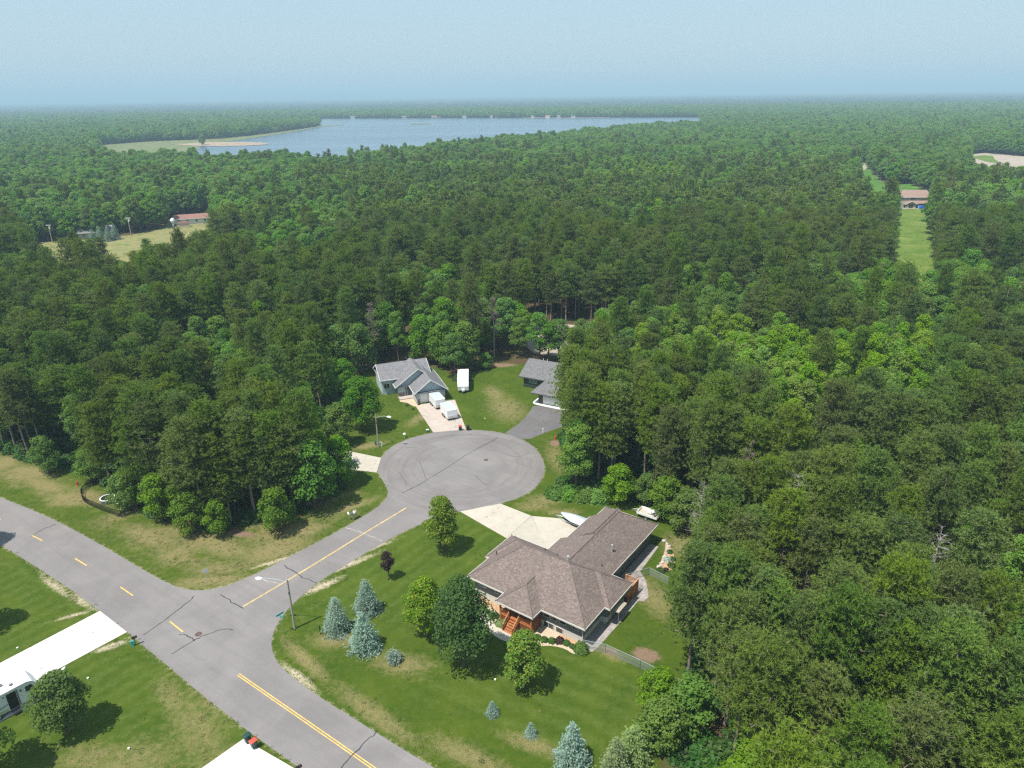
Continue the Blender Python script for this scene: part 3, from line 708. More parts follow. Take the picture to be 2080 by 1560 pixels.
def pine_proto(seed, h=19.0, rmax=2.7, base=0.42, tufts=1050, per=9, tl=0.5, tw=0.085, mat='pine', shape=0.0):
    r = np.random.default_rng(seed); rr = random.Random(seed)
    limbs = []; C = []; D = []
    zb = h * base; nwh = 15
    for k in range(nwh):
        t = (k + rr.random() * 0.6) / nwh; z = zb + (h - zb - 0.4) * t
        prof = (0.55 + 0.45 * math.sin(min(1, (t + 0.12) * 1.6) * math.pi * 0.5)) * (1 - t) ** (0.5 - shape) + 0.12
        nb = rr.randint(4, 6); a0 = rr.random() * 6.28
        for j in range(nb):
            a = a0 + j * 6.28 / nb + rr.uniform(-.4, .4); ln = rmax * prof * rr.uniform(0.6, 1.2)
            if rr.random() < 0.08: continue
            rise = ln * rr.uniform(0.05, 0.4) + 0.25 * t
            limbs.append((z, a, ln, rise, 0.045 + 0.035 * (1 - t)))
            m = max(3, int(tufts / (nwh * 5) * (0.4 + ln / rmax)))
            q = r.uniform(0.32, 1.05, m) ** 0.8
            spread = 0.34 + 0.22 * ln / rmax
            px = np.cos(a) * ln * q + r.normal(0, spread, m) * (0.5 + q * .6); py = np.sin(a) * ln * q + r.normal(0, spread, m) * (0.5 + q * .6)
            pz = z + rise * q + r.normal(0, 0.2, m) + 0.12
            C.append(np.stack([px, py, pz], 1)); D.append(np.stack([np.cos(a) + r.normal(0, .5, m), np.sin(a) + r.normal(0, .5, m), 0.75 + r.normal(0, .3, m)], 1))
    # dead stubs below the crown
    for k in range(7):
        limbs.append((h * rr.uniform(0.18, base), rr.random() * 6.28, rr.uniform(0.4, 1.3), rr.uniform(-.2, .15), 0.025))
    C = np.concatenate(C); D = unit(np.concatenate(D)); n = len(C)
    Vs = []
    for k in range(per):
        dk = unit(D * 0.55 + rand_unit(r, n) * 1.0); w0 = unit(np.cross(dk, rand_unit(r, n))) * tw
        l = tl * r.uniform(0.6, 1.15, (n, 1))
        Vs.append(np.stack([C - w0, C + w0, C + dk * l], 1))
    V = np.concatenate(Vs).reshape(-1, 3); F = np.arange(len(V)).reshape(-1, 3)
    crown = np_mesh('pine_crown', V, F, M[mat])
    tr = trunk_mesh('pine_trunk', M['bark_pine'], h * 0.97, 0.2, 0.04, 0.25, limbs, seed)
    return tr, crown

def broad_proto(seed, h=13.0, rmax=4.0, base=0.2, leaves=5200, size=0.34, lobes=22, mat='leaf', bark='bark', top=1.0, fresh=0.0, droop=0.0, rough=1.0):
    r = np.random.default_rng(seed); rr = random.Random(seed)
    zb = h * base; hc = h - zb; limbs = []
    C = []; N = []; wts = []
    L_ = []
    for k in range(lobes):
        t = (k + 0.5) / lobes
        zz = zb + hc * (0.14 + 0.76 * t ** 0.85)
        tt = (zz - zb) / hc
        env = math.sin(min(1.0, tt * 1.25 + 0.18) * math.pi * 0.62) ** 0.8 * (1 - tt ** 3.2 * top * 0.75)
        a = k * 2.399 + rr.uniform(-.5, .5)
        lr = rmax * rr.uniform(0.3, 0.46) * (1.0 - 0.25 * tt)
        rad = max(0.0, rmax * env - lr * 0.85) * rr.uniform(0.65, 1.12)
        zz = min(zz, h - lr * 0.75)
        L_.append((rad * math.cos(a), rad * math.sin(a), max(zz, lr * 0.8), lr))
        limbs.append((max(zb * 0.8, zz - lr * 1.2 - rad * 0.5), a, max(0.3, rad * 0.9), rad * 0.55 + 0.3, 0.07 + 0.05 * (1 - tt)))
    L_.append((0, 0, h - rmax * 0.34, rmax * 0.36))
    tot = sum(l[3] ** 2 for l in L_)
    for lx, ly, lz, lr in L_:
        m = int(leaves * lr * lr / tot); d = rand_unit(r, m); d[:, 2] = np.where(d[:, 2] < -0.35, -d[:, 2] * 0.7, d[:, 2]); d = unit(d)
        rad = lr * (1 - 0.42 * r.random((m, 1)) ** 2.0) * (1 + 0.16 * rough * np.sin(d[:, :1] * 7 + lx) * np.cos(d[:, 1:2] * 8 + ly))
        c = np.array([lx, ly, lz]) + d * rad * np.array([1.0, 1.0, 0.82])
        C.append(c); outw = unit(c - np.array([0, 0, zb + hc * 0.4]))
        N.append(unit(d * 0.65 + outw * 0.25 + np.array([0, 0, 0.35]) + rand_unit(r, m) * 0.75))
    C = np.concatenate(C); N = np.concatenate(N)
    sz = size * r.uniform(0.6, 1.35, len(C))
    V, F = leaf_quads(C, N, sz, r)
    crown = np_mesh('leaf_crown', V, F, M[mat])
    if fresh > 0:
        fr = (np.clip((r.random(len(C)) - (1 - fresh)) / max(fresh, 1e-3), 0, 1) > 0.2) * r.uniform(0.2, 0.85, len(C))
        a = crown.attributes.new('fresh', 'FLOAT', 'POINT'); a.data.foreach_set('value', np.repeat(fr, 4).astype(np.float32))
    tr = trunk_mesh('leaf_trunk', M[bark], h * 0.8, 0.017 * h + 0.02, 0.05, 0.25, limbs, seed)
    return tr, crown

def spruce_proto(seed, h=5.0, rmax=1.75, mat='spruce', layers=13, dens=1.0, blunt=0.0):
    """layered drooping boughs"""
    r = np.random.default_rng(seed); rr = random.Random(seed); C = []; D = []
    for k in range(layers):
        t = k / (layers - 1); z = 0.22 + (h - 0.5) * t
        R = rmax * ((1 - t) ** (0.82 - blunt) * 0.97 + 0.035)
        nb = max(5, int(R * 9))
        for j in range(nb):
            a = j * 6.283 / nb + rr.uniform(-.3, .3) + k; ln = R * rr.uniform(0.78, 1.1)
            m = int((9 + 26 * ln / rmax) * dens)
            q = r.uniform(0.25, 1.0, m) ** 0.7
            sp = 0.1 + 0.1 * q
            px = np.cos(a) * ln * q + r.normal(0, sp, m); py = np.sin(a) * ln * q + r.normal(0, sp, m)
            pz = z + 0.1 - 0.2 * ln * q * (1 - t) + 0.12 * q * q + r.normal(0, 0.045, m)
            C.append(np.stack([px, py, np.maximum(pz, 0.06)], 1)); D.append(np.stack([np.full(m, math.cos(a)), np.full(m, math.sin(a)), r.uniform(0.0, 0.7, m)], 1))
    for q in np.linspace(0, 1, 14):
        C.append(np.array([[r.normal(0, .03), r.normal(0, .03), h * (0.9 + 0.1 * q)]])); D.append(np.array([[r.normal(0, .5), r.normal(0, .5), 1.0]]))
    C = np.concatenate(C); D = unit(np.concatenate(D)); n = len(C); Vs = []
    for k in range(4):
        dk = unit(D + rand_unit(r, n) * 0.75); w0 = unit(np.cross(dk, rand_unit(r, n))) * 0.042
        Vs.append(np.stack([C - w0, C + w0, C + dk * (0.2 * r.uniform(.7, 1.2, (n, 1)))], 1))
    V = np.concatenate(Vs).reshape(-1, 3)
    crown = np_mesh('spruce_crown', V, np.arange(len(V)).reshape(-1, 3), M[mat])
    tr = MB().tube([(0, 0, 0), (0, 0, h * 0.93)], [0.09 * h / 5 + 0.02, 0.015], 7).mesh('spruce_trunk', M['bark'])
    return tr, crown
def shrub_mesh(seed, rx, h, mat, leaves=900, size=0.13):
    r = np.random.default_rng(seed); d = rand_unit(r, leaves); d[:, 2] = np.abs(d[:, 2]) * 1.0 - 0.1
    bump_ = 1 + 0.12 * np.sin(d[:, :1] * 6 + seed) * np.cos(d[:, 1:2] * 7) + 0.06 * np.sin(d[:, 2:3] * 13 + d[:, :1] * 9)
    rad = (1 - 0.3 * r.random((leaves, 1)) ** 2) * bump_
    C = d * rad * np.array([rx, rx, h * 0.93]); C[:, 2] = np.maximum(C[:, 2], 0.05)
    N = unit(d + np.array([0, 0, 0.3]) + rand_unit(r, leaves) * 0.7)
    V, F = leaf_quads(C, N, size * r.uniform(.6, 1.4, leaves), r)
    return np_mesh('shrub_leaves', V, F, M[mat])
def dead_proto(seed, h=14.0, needles=False):
    rr = random.Random(seed); mb = MB()
    mb.tube([(0, 0, 0), (0.1, 0.05, h * .5), (0.15, -0.1, h)], [0.17, 0.12, 0.02], 6)
    tips = []
    for k in range(46):
        z = h * rr.uniform(0.4, 0.99); a = rr.random() * 6.28; t = (z / h - .4) / .6; ln = rr.uniform(0.9, 2.4) * (1 - t * .75)
        b = Vector((0.12, -0.05, z)); d = Vector((math.cos(a), math.sin(a), rr.uniform(0.05, 0.6)))
        mb.tube([b, b + d * ln * .6, b + d * ln + Vector((0, 0, rr.uniform(-.1, .3)))], [0.035, 0.025, 0.008], 4)
        tips.append((b, d, ln))
        for q in range(4):
            s = b + d * ln * rr.uniform(.35, .95); dd = Vector((d.x + rr.uniform(-.9, .9), d.y + rr.uniform(-.9, .9), d.z + rr.uniform(-.2, .5)))
            mb.tube([s, s + dd * rr.uniform(.3, .8)], [0.016, 0.006], 3)
    tr = mb.mesh('dead_trunk', M['bark_dead'])
    if not needles: return tr, None
    r = np.random.default_rng(seed); C = []
    for b, d, ln in tips:
        q = r.uniform(.4, 1, (10, 1)); C.append(np.array(b) + np.array(d) * ln * q + r.normal(0, .18, (10, 3)))
    C = np.concatenate(C); n = len(C); Vs = []
    for k in range(6):
        dk = rand_unit(r, n); w0 = unit(np.cross(dk, rand_unit(r, n))) * 0.035
        Vs.append(np.stack([C - w0, C + w0, C + dk * 0.32], 1))
    V = np.concatenate(Vs).reshape(-1, 3)
    return tr, np_mesh('dead_crown', V, np.arange(len(V)).reshape(-1, 3), M['dead_needles'])

# --- prototypes (mesh data shared by every copy); each entry: (trunk, crown, height, radius)
PINE = [pine_proto(11 + k, 19.0, 2.6 + 0.25 * (k % 3), 0.36 + 0.06 * (k % 3), 1650, 13, 0.4, 0.05, shape=0.12 * (k % 2)) + (19.0, 2.7) for k in range(5)]
BROAD = [broad_proto(31 + k, 13.0, 4.0, 0.16 + 0.05 * (k % 2), 5600, 0.34, 20 + 2 * k) + (13.0, 4.0) for k in range(4)]
ASPEN = [broad_proto(51 + k, 15.0, 2.9, 0.2, 4600, 0.31, 20, 'aspen', 'bark_birch', 0.9) + (15.0, 2.9) for k in range(3)]
LOWB = [broad_proto(71 + k, 7.0, 3.0, 0.02, 4600, 0.27, 20) + (7.0, 3.0) for k in range(3)]
def merged(tr, cr, name):
    """trunk and crown in one mesh, for the far woods"""
    def arrays(me):
        V = np.empty(len(me.vertices) * 3, np.float32); me.vertices.foreach_get('co', V)
        me.calc_loop_triangles(); F = np.empty(len(me.loop_triangles) * 3, np.int32); me.loop_triangles.foreach_get('vertices', F)
        return V.reshape(-1, 3), F.reshape(-1, 3)
    V1, F1 = arrays(tr); V2, F2 = arrays(cr)
    return np_mesh(name, np.concatenate([V1, V2]), np.concatenate([F1, F2 + len(V1)]), [tr.materials[0], cr.materials[0]], np.concatenate([np.zeros(len(F1)), np.ones(len(F2))]))
def lod_objs(lst, name):
    c = bpy.data.collections.new(name)                     # never linked to the scene: only a source for the far woods
    for k, me in enumerate(lst):
        o = bpy.data.objects.new('%s_%02d' % (name, k), me); c.objects.link(o)
    return c
near_p = [merged(p[0], p[1], 'pine_near') for p in PINE[:3]]
mid_p = [merged(*pine_proto(111 + k, 19.0, 2.7, 0.4, 430, 5, 0.95, 0.2), 'pine_mid') for k in range(3)]
far_p = [merged(*pine_proto(121 + k, 19.0, 2.9, 0.45, 130, 4, 1.8, 0.5), 'pine_far') for k in range(3)]
near_b = [merged(p[0], p[1], 'broad_near') for p in BROAD[:3]]
near_a = [merged(p[0], p[1], 'aspen_near') for p in ASPEN[:2]]
mid_b = [merged(*broad_proto(131 + k, 13.0, 4.6, 0.12, 1800, 0.7, 20), 'broad_mid') for k in range(3)]
mid_a = [merged(*broad_proto(151 + k, 15.0, 3.0, 0.2, 1300, 0.6, 16, 'aspen', 'bark_birch'), 'aspen_mid') for k in range(2)]
far_b = [merged(*broad_proto(141 + k, 13.0, 5.2, 0.15, 560, 1.4, 14), 'broad_far') for k in range(3)]
pine_src = lod_objs(near_p + mid_p + far_p, 'pine_source')             # picks 0-2, 3-5, 6-8
broad_src = lod_objs(near_b + near_a + mid_b + mid_a + far_b, 'broad_source')   # picks 0-2, 3-4, 5-7, 8-9, 10-12

# --- where trees may stand
HOUSE_BOX = []                                             # footprints in world xy
def rect_local(org, ang, a0, a1, b0, b1, pad=1.5):
    ca, sa = math.cos(ang), math.sin(ang)
    return [(org[0] + a * ca - b * sa, org[1] + a * sa + b * ca) for a, b in ((a0 - pad, b0 - pad), (a1 + pad, b0 - pad), (a1 + pad, b1 + pad), (a0 - pad, b1 + pad))]
H1_ORG, H1_ANG = (8.288, 67.035), math.radians(-35.69)
H2_ORG, H2_ANG = (-20.677, 141.618), math.radians(20.2)
H3_ORG, H3_ANG = (1.55, 150.163), math.radians(-28.2)
SHORE_STRIP = [p for p in LAKE[:7]] + [p * 1.008 for p in LAKE[6::-1]]
EXCL = [poly_np(p) for p in (LAKE, MARSH, FIELD_L, FIELD_R, YARD_R, PIT, SHORE_STRIP)]
EXCLN = [CLEARN, poly_np(GRAV1), poly_np(GRAV2), poly_np(GRAV3), poly_np(rect_local(H3_ORG, H3_ANG, 0, 20, -8, 11)), poly_np(rect_local(H2_ORG, H2_ANG, -7, 7, -1, 17))]
def excluded(Xs, Ys, margin=1.2):
    bad = np.zeros(Xs.shape, bool)
    near = (np.abs(Xs) < 260) & (Ys < 300)
    for p in EXCL: bad |= inside(Xs, Ys, p)
    idx = np.where(near)[0]
    if len(idx):
        for k, p in enumerate(EXCLN):
            s = sdist(Xs[idx], Ys[idx], p); bad[idx] |= s > (-margin if k == 0 else -0.3)
        bad[idx] |= sdist(Xs[idx], Ys[idx], ROADN) > -2
    return bad
def pr(XX, YY, ZZ):
    Z = ZZ - CAM_H; cp, sp = math.cos(PITCH), math.sin(PITCH)
    d = YY * cp - Z * sp; v = (-YY * sp - Z * cp) / d * FPX; u = XX / d * FPX
    c, s = math.cos(ROLL), math.sin(ROLL); return CX + c * u + s * v, CY - s * u + c * v, d
def scatter(y0, y1, sp, seed):
    r = np.random.default_rng(seed); half = y1 * 0.78 + 60
    xs = np.arange(-half, half, sp); ys = np.arange(y0, y1, sp * 0.87)
    Xs, Ys = np.meshgrid(xs, ys); Xs = Xs + (np.arange(len(ys))[:, None] % 2) * sp / 2
    Xs = (Xs + r.normal(0, sp * 0.2, Xs.shape)).ravel(); Ys = (Ys + r.normal(0, sp * 0.2, Ys.shape)).ravel()
    u, v, d = pr(Xs, Ys, np.full(Xs.shape, 9.0))
    u2, v2, d2 = pr(Xs, Ys, np.full(Xs.shape, 19.0))
    ok = (d > 15) & ~((Xs < 19) & (Ys < 62)) & (u > -130 - 40) & (u < 2080 + 170) & (v2 < 1640)
    Xs, Ys = Xs[ok], Ys[ok]; ok = ~excluded(Xs, Ys); return Xs[ok], Ys[ok]
# stands of broadleaf trees, outlined where their crowns show (crown height 12 m)
def stand(pts, z=12): return poly_np([P(a, b, z) for a, b in pts])
BRIGHT = [stand([(1180, 700), (1330, 660), (1500, 640), (1650, 690), (1800, 670), (1980, 745), (1900, 830), (1700, 830), (1640, 900), (1560, 830), (1440, 750), (1250, 760)]),
          stand([(1180, 360), (1390, 345), (1390, 362), (1180, 375)])]
GREEN = [stand([(640, 640), (990, 610), (1130, 620), (1130, 700), (900, 730), (700, 760), (640, 720)]), stand([(330, 665), (520, 640), (500, 760), (340, 760)]),
         stand([(1325, 1390), (1500, 1400), (1560, 1440), (1700, 1490), (1850, 1520), (1900, 1640), (1325, 1640)], 6), stand([(1600, 555), (2080, 540), (2150, 700), (1800, 680), (1640, 640)]),
         stand([(390, 770), (470, 750), (460, 900), (380, 880)]), stand([(1560, 760), (1700, 800), (1660, 1000), (1560, 960)]), stand([(0, 330), (600, 330), (640, 420), (300, 440), (0, 440)]),
         stand([(440, 480), (700, 400), (760, 470), (640, 540), (480, 540)]), stand([(1900, 400), (2150, 360), (2150, 480), (1960, 470)]), stand([(700, 560), (1000, 520), (1050, 590), (760, 610)]),
         stand([(1440, 1020), (1540, 1000), (1560, 1080), (1480, 1120)]), stand([(1700, 880), (1800, 860), (1860, 950), (1740, 1000)])]
DARKPINE = [stand([(700, 420), (1000, 400), (1250, 440), (1300, 500), (1130, 540), (800, 500)], 15)]
def kinds(Xs, Ys, seed):
    """0 pine, 1 broadleaf, 2 bright aspen"""
    r = np.random.default_rng(seed)
    f = fbm(Xs, Ys, 130, 5) + 0.55 * fbm(Xs, Ys, 40, 9) + r.normal(0, 0.35, Xs.shape)
    D = np.hypot(Xs, Ys)
    k = np.where(f > 0.3 - 0.15 * sm(D, 180, 350) - 1.25 * sm(D, 380, 750), 1, 0)
    k = np.where((f > 1.25) & (r.random(Xs.shape) < .6), 2, k)
    for p in GREEN:
        i = inside(Xs, Ys, p); k = np.where(i & (r.random(Xs.shape) < 0.82), 1, k)
    for p in BRIGHT:
        i = inside(Xs, Ys, p); k = np.where(i & (r.random(Xs.shape) < 0.95), 2, k)
    for p in DARKPINE:
        i = inside(Xs, Ys, p); k = np.where(i & (r.random(Xs.shape) < 0.9), 0, k)
    return k

NEAR_T = 300.0
Xn, Yn = scatter(20, NEAR_T, 4.5, 1); Kn = kinds(Xn, Yn, 2)
thin = (rng.random(len(Xn)) < np.where(Kn == 1, 0.62, np.where(Kn == 2, 0.85, 0.93))); Xn, Yn, Kn = Xn[thin], Yn[thin], Kn[thin]
un, vn, dn = pr(Xn, Yn, np.full(Xn.shape, 12.0))

def make_tree(proto, name, loc, height, radius, label, cat, group, rz=None):
    tr, cr, ph, prr = proto
    t = empty(name, loc, random.random() * 6.28 if rz is None else rz, label, cat, group)
    t.scale = (radius / prr, radius / prr, height / ph)
    o = bpy.data.objects.new('trunk', tr); col.objects.link(o); o.parent = t
    if cr is not None:
        o = bpy.data.objects.new('crown', cr); col.objects.link(o); o.parent = t
    return t
def area_of(x, y):
    e = edge_dist(np.array([x]), np.array([y]), CLEARN)[0]
    if x > 2 and y < 135:                                   # beside and behind the brown-roofed house
        if e < 9: return 0 if y < 72 else (1 if y < 98 else 2)
        return 3 if y < 80 else (4 if y < 108 else 5)
    if x < -8 and y < 138:                                  # wooded lot by the main road
        return 6 if e < 10 else (7 if x < -38 else 8)
    if y < 175: return 9 if x < 0 else 10
    return 11
AREA_TXT = ['at the woods edge beyond the chain-link fence', 'at the woods edge beyond the stone garden', 'at the woods edge behind the hedge bushes',
            'deep in the woods beyond the chain-link fence', 'deep in the woods behind the stone garden', 'deep in the woods between the hedge and the bright stand',
            'near the verge of the wooded corner lot', 'inside the corner lot above the curved black fence', 'inside the corner lot by the hidden driveway',
            'in the woods behind the blue house', 'in the woods behind the dark grey house', 'in the far woods past the gravel lot']
AREA_GRP = AREA_TXT
inframe = (un > -60) & (un < 2140) & (vn < 1620)
order = np.argsort(dn)
is_thing = np.zeros(len(Xn), bool); cnt = [0, 0, 0]
LIM = [265, 215, 75]
for i in order:
    k = Kn[i]
    if not inframe[i] or cnt[k] >= LIM[k]: continue
    is_thing[i] = True; cnt[k] += 1
for i in np.where(is_thing)[0]:
    a = area_of(Xn[i], Yn[i]); s = random.uniform(0.82, 1.12); loc = (Xn[i], Yn[i], 0)
    if Kn[i] == 0:
        make_tree(random.choice(PINE), 'pine_tree', loc, 19.0 * s, 2.75 * random.uniform(.9, 1.15), 'tall dark green pine ' + AREA_TXT[a], 'pine tree', 'pines ' + AREA_GRP[a])
    elif Kn[i] == 1:
        make_tree(random.choice(BROAD), 'broadleaf_tree', loc, (12.0 if a not in (0, 3) else 10.5) * s, 3.6 * random.uniform(.8, 1.15), 'full green broadleaf tree ' + AREA_TXT[a], 'tree', 'broadleaf trees ' + AREA_GRP[a])
    else:
        make_tree(random.choice(ASPEN), 'aspen_tree', loc, 17.0 * s, 2.9 * random.uniform(.85, 1.15), 'bright yellow-green slender tree ' + AREA_TXT[a], 'tree', 'bright green trees ' + AREA_GRP[a])

# --- the rest of the woods: two masses of instances
def gn_scatter(name, pts, rot, scl, pick, src):
    me = bpy.data.meshes.new(name); me.vertices.add(len(pts)); me.vertices.foreach_set('co', pts.astype(np.float32).ravel())
    for an, ty, arr in (('rotz', 'FLOAT', rot), ('pick', 'INT', pick)):
        a = me.attributes.new(an, ty, 'POINT'); a.data.foreach_set('value', arr.astype(np.float32 if ty == 'FLOAT' else np.int32))
    a = me.attributes.new('scl', 'FLOAT_VECTOR', 'POINT'); a.data.foreach_set('vector', scl.astype(np.float32).ravel())
    o = bpy.data.objects.new(name, me); col.objects.link(o)
    ng = bpy.data.node_groups.new(name + '_nodes', 'GeometryNodeTree')
    ng.interface.new_socket('Geometry', in_out='INPUT', socket_type='NodeSocketGeometry'); ng.interface.new_socket('Geometry', in_out='OUTPUT', socket_type='NodeSocketGeometry')
    gi = ng.nodes.new('NodeGroupInput'); go = ng.nodes.new('NodeGroupOutput')
    iop = ng.nodes.new('GeometryNodeInstanceOnPoints'); ci = ng.nodes.new('GeometryNodeCollectionInfo')
    ci.inputs['Collection'].default_value = src; ci.inputs['Separate Children'].default_value = True; ci.inputs['Reset Children'].default_value = True
    def na(nm, ty):
        q = ng.nodes.new('GeometryNodeInputNamedAttribute'); q.data_type = ty; q.inputs['Name'].default_value = nm; return q.outputs[0]
    cx_ = ng.nodes.new('ShaderNodeCombineXYZ'); ng.links.new(na('rotz', 'FLOAT'), cx_.inputs[2])
    ng.links.new(gi.outputs[0], iop.inputs['Points']); ng.links.new(ci.outputs[0], iop.inputs['Instance'])
    iop.inputs['Pick Instance'].default_value = True
    ng.links.new(na('pick', 'INT'), iop.inputs['Instance Index']); ng.links.new(cx_.outputs[0], iop.inputs['Rotation']); ng.links.new(na('scl', 'FLOAT_VECTOR'), iop.inputs['Scale'])
    ng.links.new(iop.outputs[0], go.inputs[0])
    md = o.modifiers.new('scatter', 'NODES'); md.node_group = ng
    return o
allX, allY, allK, allL = [Xn[~is_thing]], [Yn[~is_thing]], [Kn[~is_thing]], [np.zeros((~is_thing).sum(), int)]
for (y0, y1, sp, lod, sd_) in ((NEAR_T, 850, 4.9, 1, 21), (850, 1700, 6.2, 2, 22), (1700, 3200, 8.5, 2, 23)):
    x_, y_ = scatter(y0, y1, sp, sd_); k_ = kinds(x_, y_, sd_ + 50)
    kp = rng.random(len(x_)) < np.where(k_ == 1, 0.72, 0.93); allX.append(x_[kp]); allY.append(y_[kp]); allK.append(k_[kp]); allL.append(np.full(kp.sum(), lod))
aX, aY, aK, aL = map(np.concatenate, (allX, allY, allK, allL))
n_ = len(aX); big = np.where(aY > 1700, 1.35, 1.0)
sz = np.clip(rng.normal(1.0, 0.12, n_), 0.65, 1.3) * (1 + 0.13 * fbm(aX, aY, 90, 3)); wdt = rng.uniform(.88, 1.2, n_) * big
isp = aK == 0
pk = np.where(aL == 0, rng.integers(0, 3, n_), np.where(aL == 1, rng.integers(3, 6, n_), rng.integers(6, 9, n_)))
hp = sz * (1 - 0.2 * (aL == 2) - 0.08 * (aL == 1))
o = gn_scatter('pine_forest', np.stack([aX, aY, 0 * aX], 1)[isp], (rng.random(n_) * 6.28)[isp], np.stack([wdt, wdt, hp], 1)[isp], pk[isp], pine_src)
tag(o, 'mass of dark green pines stretching away to the lake', 'forest', kind='stuff')
bk = np.where(aL == 0, rng.integers(0, 3, n_), np.where(aL == 1, rng.integers(5, 8, n_), rng.integers(10, 13, n_)))
bk = np.where((aK == 2) & (aL == 0), rng.integers(3, 5, n_), bk); bk = np.where((aK == 2) & (aL == 1), rng.integers(8, 10, n_), bk)
hb = sz * (1.0 + 0.12 * (aL > 0))
o = gn_scatter('broadleaf_forest', np.stack([aX, aY, 0 * aX], 1)[~isp], (rng.random(n_) * 6.28)[~isp], np.stack([wdt * 1.08, wdt * 1.08, hb], 1)[~isp], bk[~isp], broad_src)
tag(o, 'mass of green broadleaf trees stretching away to the lake', 'forest', kind='stuff')
print('trees', cnt, 'instances', n_)
# beyond the lake: one uneven canopy to the horizon
r_ = np.random.default_rng(5); rad = [3150.0]
while rad[-1] < 30000: rad.append(rad[-1] * 1.0055 + 4)
rad = np.array(rad); th = np.linspace(-0.78, 0.78, 560)
R_, T_ = np.meshgrid(rad, th, indexing='ij')
R2 = R_ * (1 + r_.normal(0, 0.0015, R_.shape)); XX = np.sin(T_) * R2; YY = np.cos(T_) * R2
ZZ = 12.0 + 3.6 * r_.normal(0, 1, R_.shape) + 2.6 * fbm(XX, YY, 420, 8) + 2.5 * fbm(XX, YY, 2600, 12); ZZ[0] = 0.0
idn = np.arange(R_.size).reshape(R_.shape)
F = np.stack([idn[:-1, :-1], idn[:-1, 1:], idn[1:, 1:], idn[1:, :-1]], -1).reshape(-1, 4)
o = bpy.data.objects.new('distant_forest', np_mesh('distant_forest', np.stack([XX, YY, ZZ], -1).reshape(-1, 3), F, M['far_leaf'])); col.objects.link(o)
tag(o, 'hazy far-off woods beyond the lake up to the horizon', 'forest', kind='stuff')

# --- placed trees: (px, py of the foot, kind, height, crown radius, label)
OAK = broad_proto(201, 12.0, 4.1, 0.1, 11500, 0.27, 30, 'oak') + (12.0, 4.1)
MAPLE = [broad_proto(203 + k, 9.0, 3.0, 0.1, 8200, 0.25, 26, 'maple', top=1.15, fresh=0.3) + (9.0, 3.0) for k in range(2)]
YARDT = broad_proto(207, 8.0, 3.2, 0.12, 8200, 0.25, 26, 'yard_leaf') + (8.0, 3.2)
PURP = broad_proto(209, 4.6, 1.25, 0.27, 2200, 0.17, 14, 'purple') + (4.6, 1.25)
def put(px, py, proto, h, rad, name, label, cat='tree', group=None):
    return make_tree(proto, name, P(px, py), h, rad, label, cat, group)
put(900, 1121, MAPLE[0], 9.4, 3.0, 'maple_tree', 'rounded yellow-green maple on the lawn by the concrete driveway', 'maple tree')
put(866, 1293, MAPLE[1], 8.8, 2.95, 'maple_tree', 'yellow-tipped maple touching the big dark tree on the front lawn', 'maple tree')
put(942, 1354, OAK, 12.2, 4.2, 'oak_tree', 'big dark green oak shading the front lawn', 'oak tree')
put(1066, 1396, MAPLE[0], 7.9, 2.85, 'maple_tree', 'yellow-tipped maple in front of the red porch steps', 'maple tree')
put(789, 1177, PURP, 4.6, 1.25, 'plum_tree', 'small purple-leaved tree standing alone on the lawn', 'plum tree')
put(141, 1488, YARDT, 8.2, 3.1, 'yard_tree', 'leafy green tree on the lawn beside the camping trailer', 'tree')
put(740, 874, YARDT, 11.8, 4.6, 'yard_tree', 'wide green tree beside the street lamp at the blue house', 'tree')
put(-75, 1118, BROAD[0], 12, 3.2, 'yard_tree', 'green tree casting its shadow across the far end of the road', 'tree')
put(-70, 1290, BROAD[1], 12, 3.4, 'yard_tree', 'green tree shading the neighbour\'s lawn above the white driveway', 'tree')
put(-40, 1600, BROAD[2], 11, 4.0, 'yard_tree', 'green tree casting shade below the camping trailer', 'tree')
# edge of the wooded corner lot
EDGE = [(100, 962, 0, 7.5, 3.0, 'dark rounded'), (188, 980, 1, 6.8, 2.7, 'small'), (262, 1036, 2, 7.2, 3.0, 'leaning'), (330, 1056, 0, 8.6, 3.4, 'broad'), (392, 1083, 1, 7.5, 3.0, 'low bushy'),
        (446, 1087, 2, 6.4, 2.4, 'bright'), (566, 1080, 0, 7.8, 3.3, 'cone-shaped'), (640, 1033, 1, 12.5, 4.6, 'tall wide'), (694, 985, 2, 9.5, 3.6, 'leafy'), (690, 905, 0, 9.0, 3.5, 'shady')]
ETXT = ['dark rounded leafy tree at the verge by the red hydrant', 'small open-trunked leafy tree inside the curved black fence', 'leafy tree leaning over the white-rimmed tub', 'broad leafy tree beside the curved fence end',
        'low bushy tree over the bare mulch patch', 'bright green tree at the edge of the mulch patch', 'cone-shaped leafy tree standing alone before the dark pines', 'tall wide leafy tree shading the verge behind the mailboxes',
        'leafy tree overhanging the cul-de-sac driveway from the wooded lot', 'shady leafy tree on the far side of the hidden driveway']
for (px, py, k, h, rd, _), tx in zip(EDGE, ETXT): put(px, py, LOWB[k], h, rd, 'leafy_tree', tx)
for px, py, h in ((8, 905, 19), (64, 936, 18), (34, 915, 17), (400, 1060, 15), (470, 1063, 12), (520, 1052, 17), (598, 1040, 16), (300, 1035, 17), (228, 1002, 17), (560, 1050, 15)):
    put(px, py, PINE[px % 5], h, 2.8, 'pine_tree', 'pine at the front edge of the wooded corner lot facing the main road', 'pine tree', 'pines along the verge')
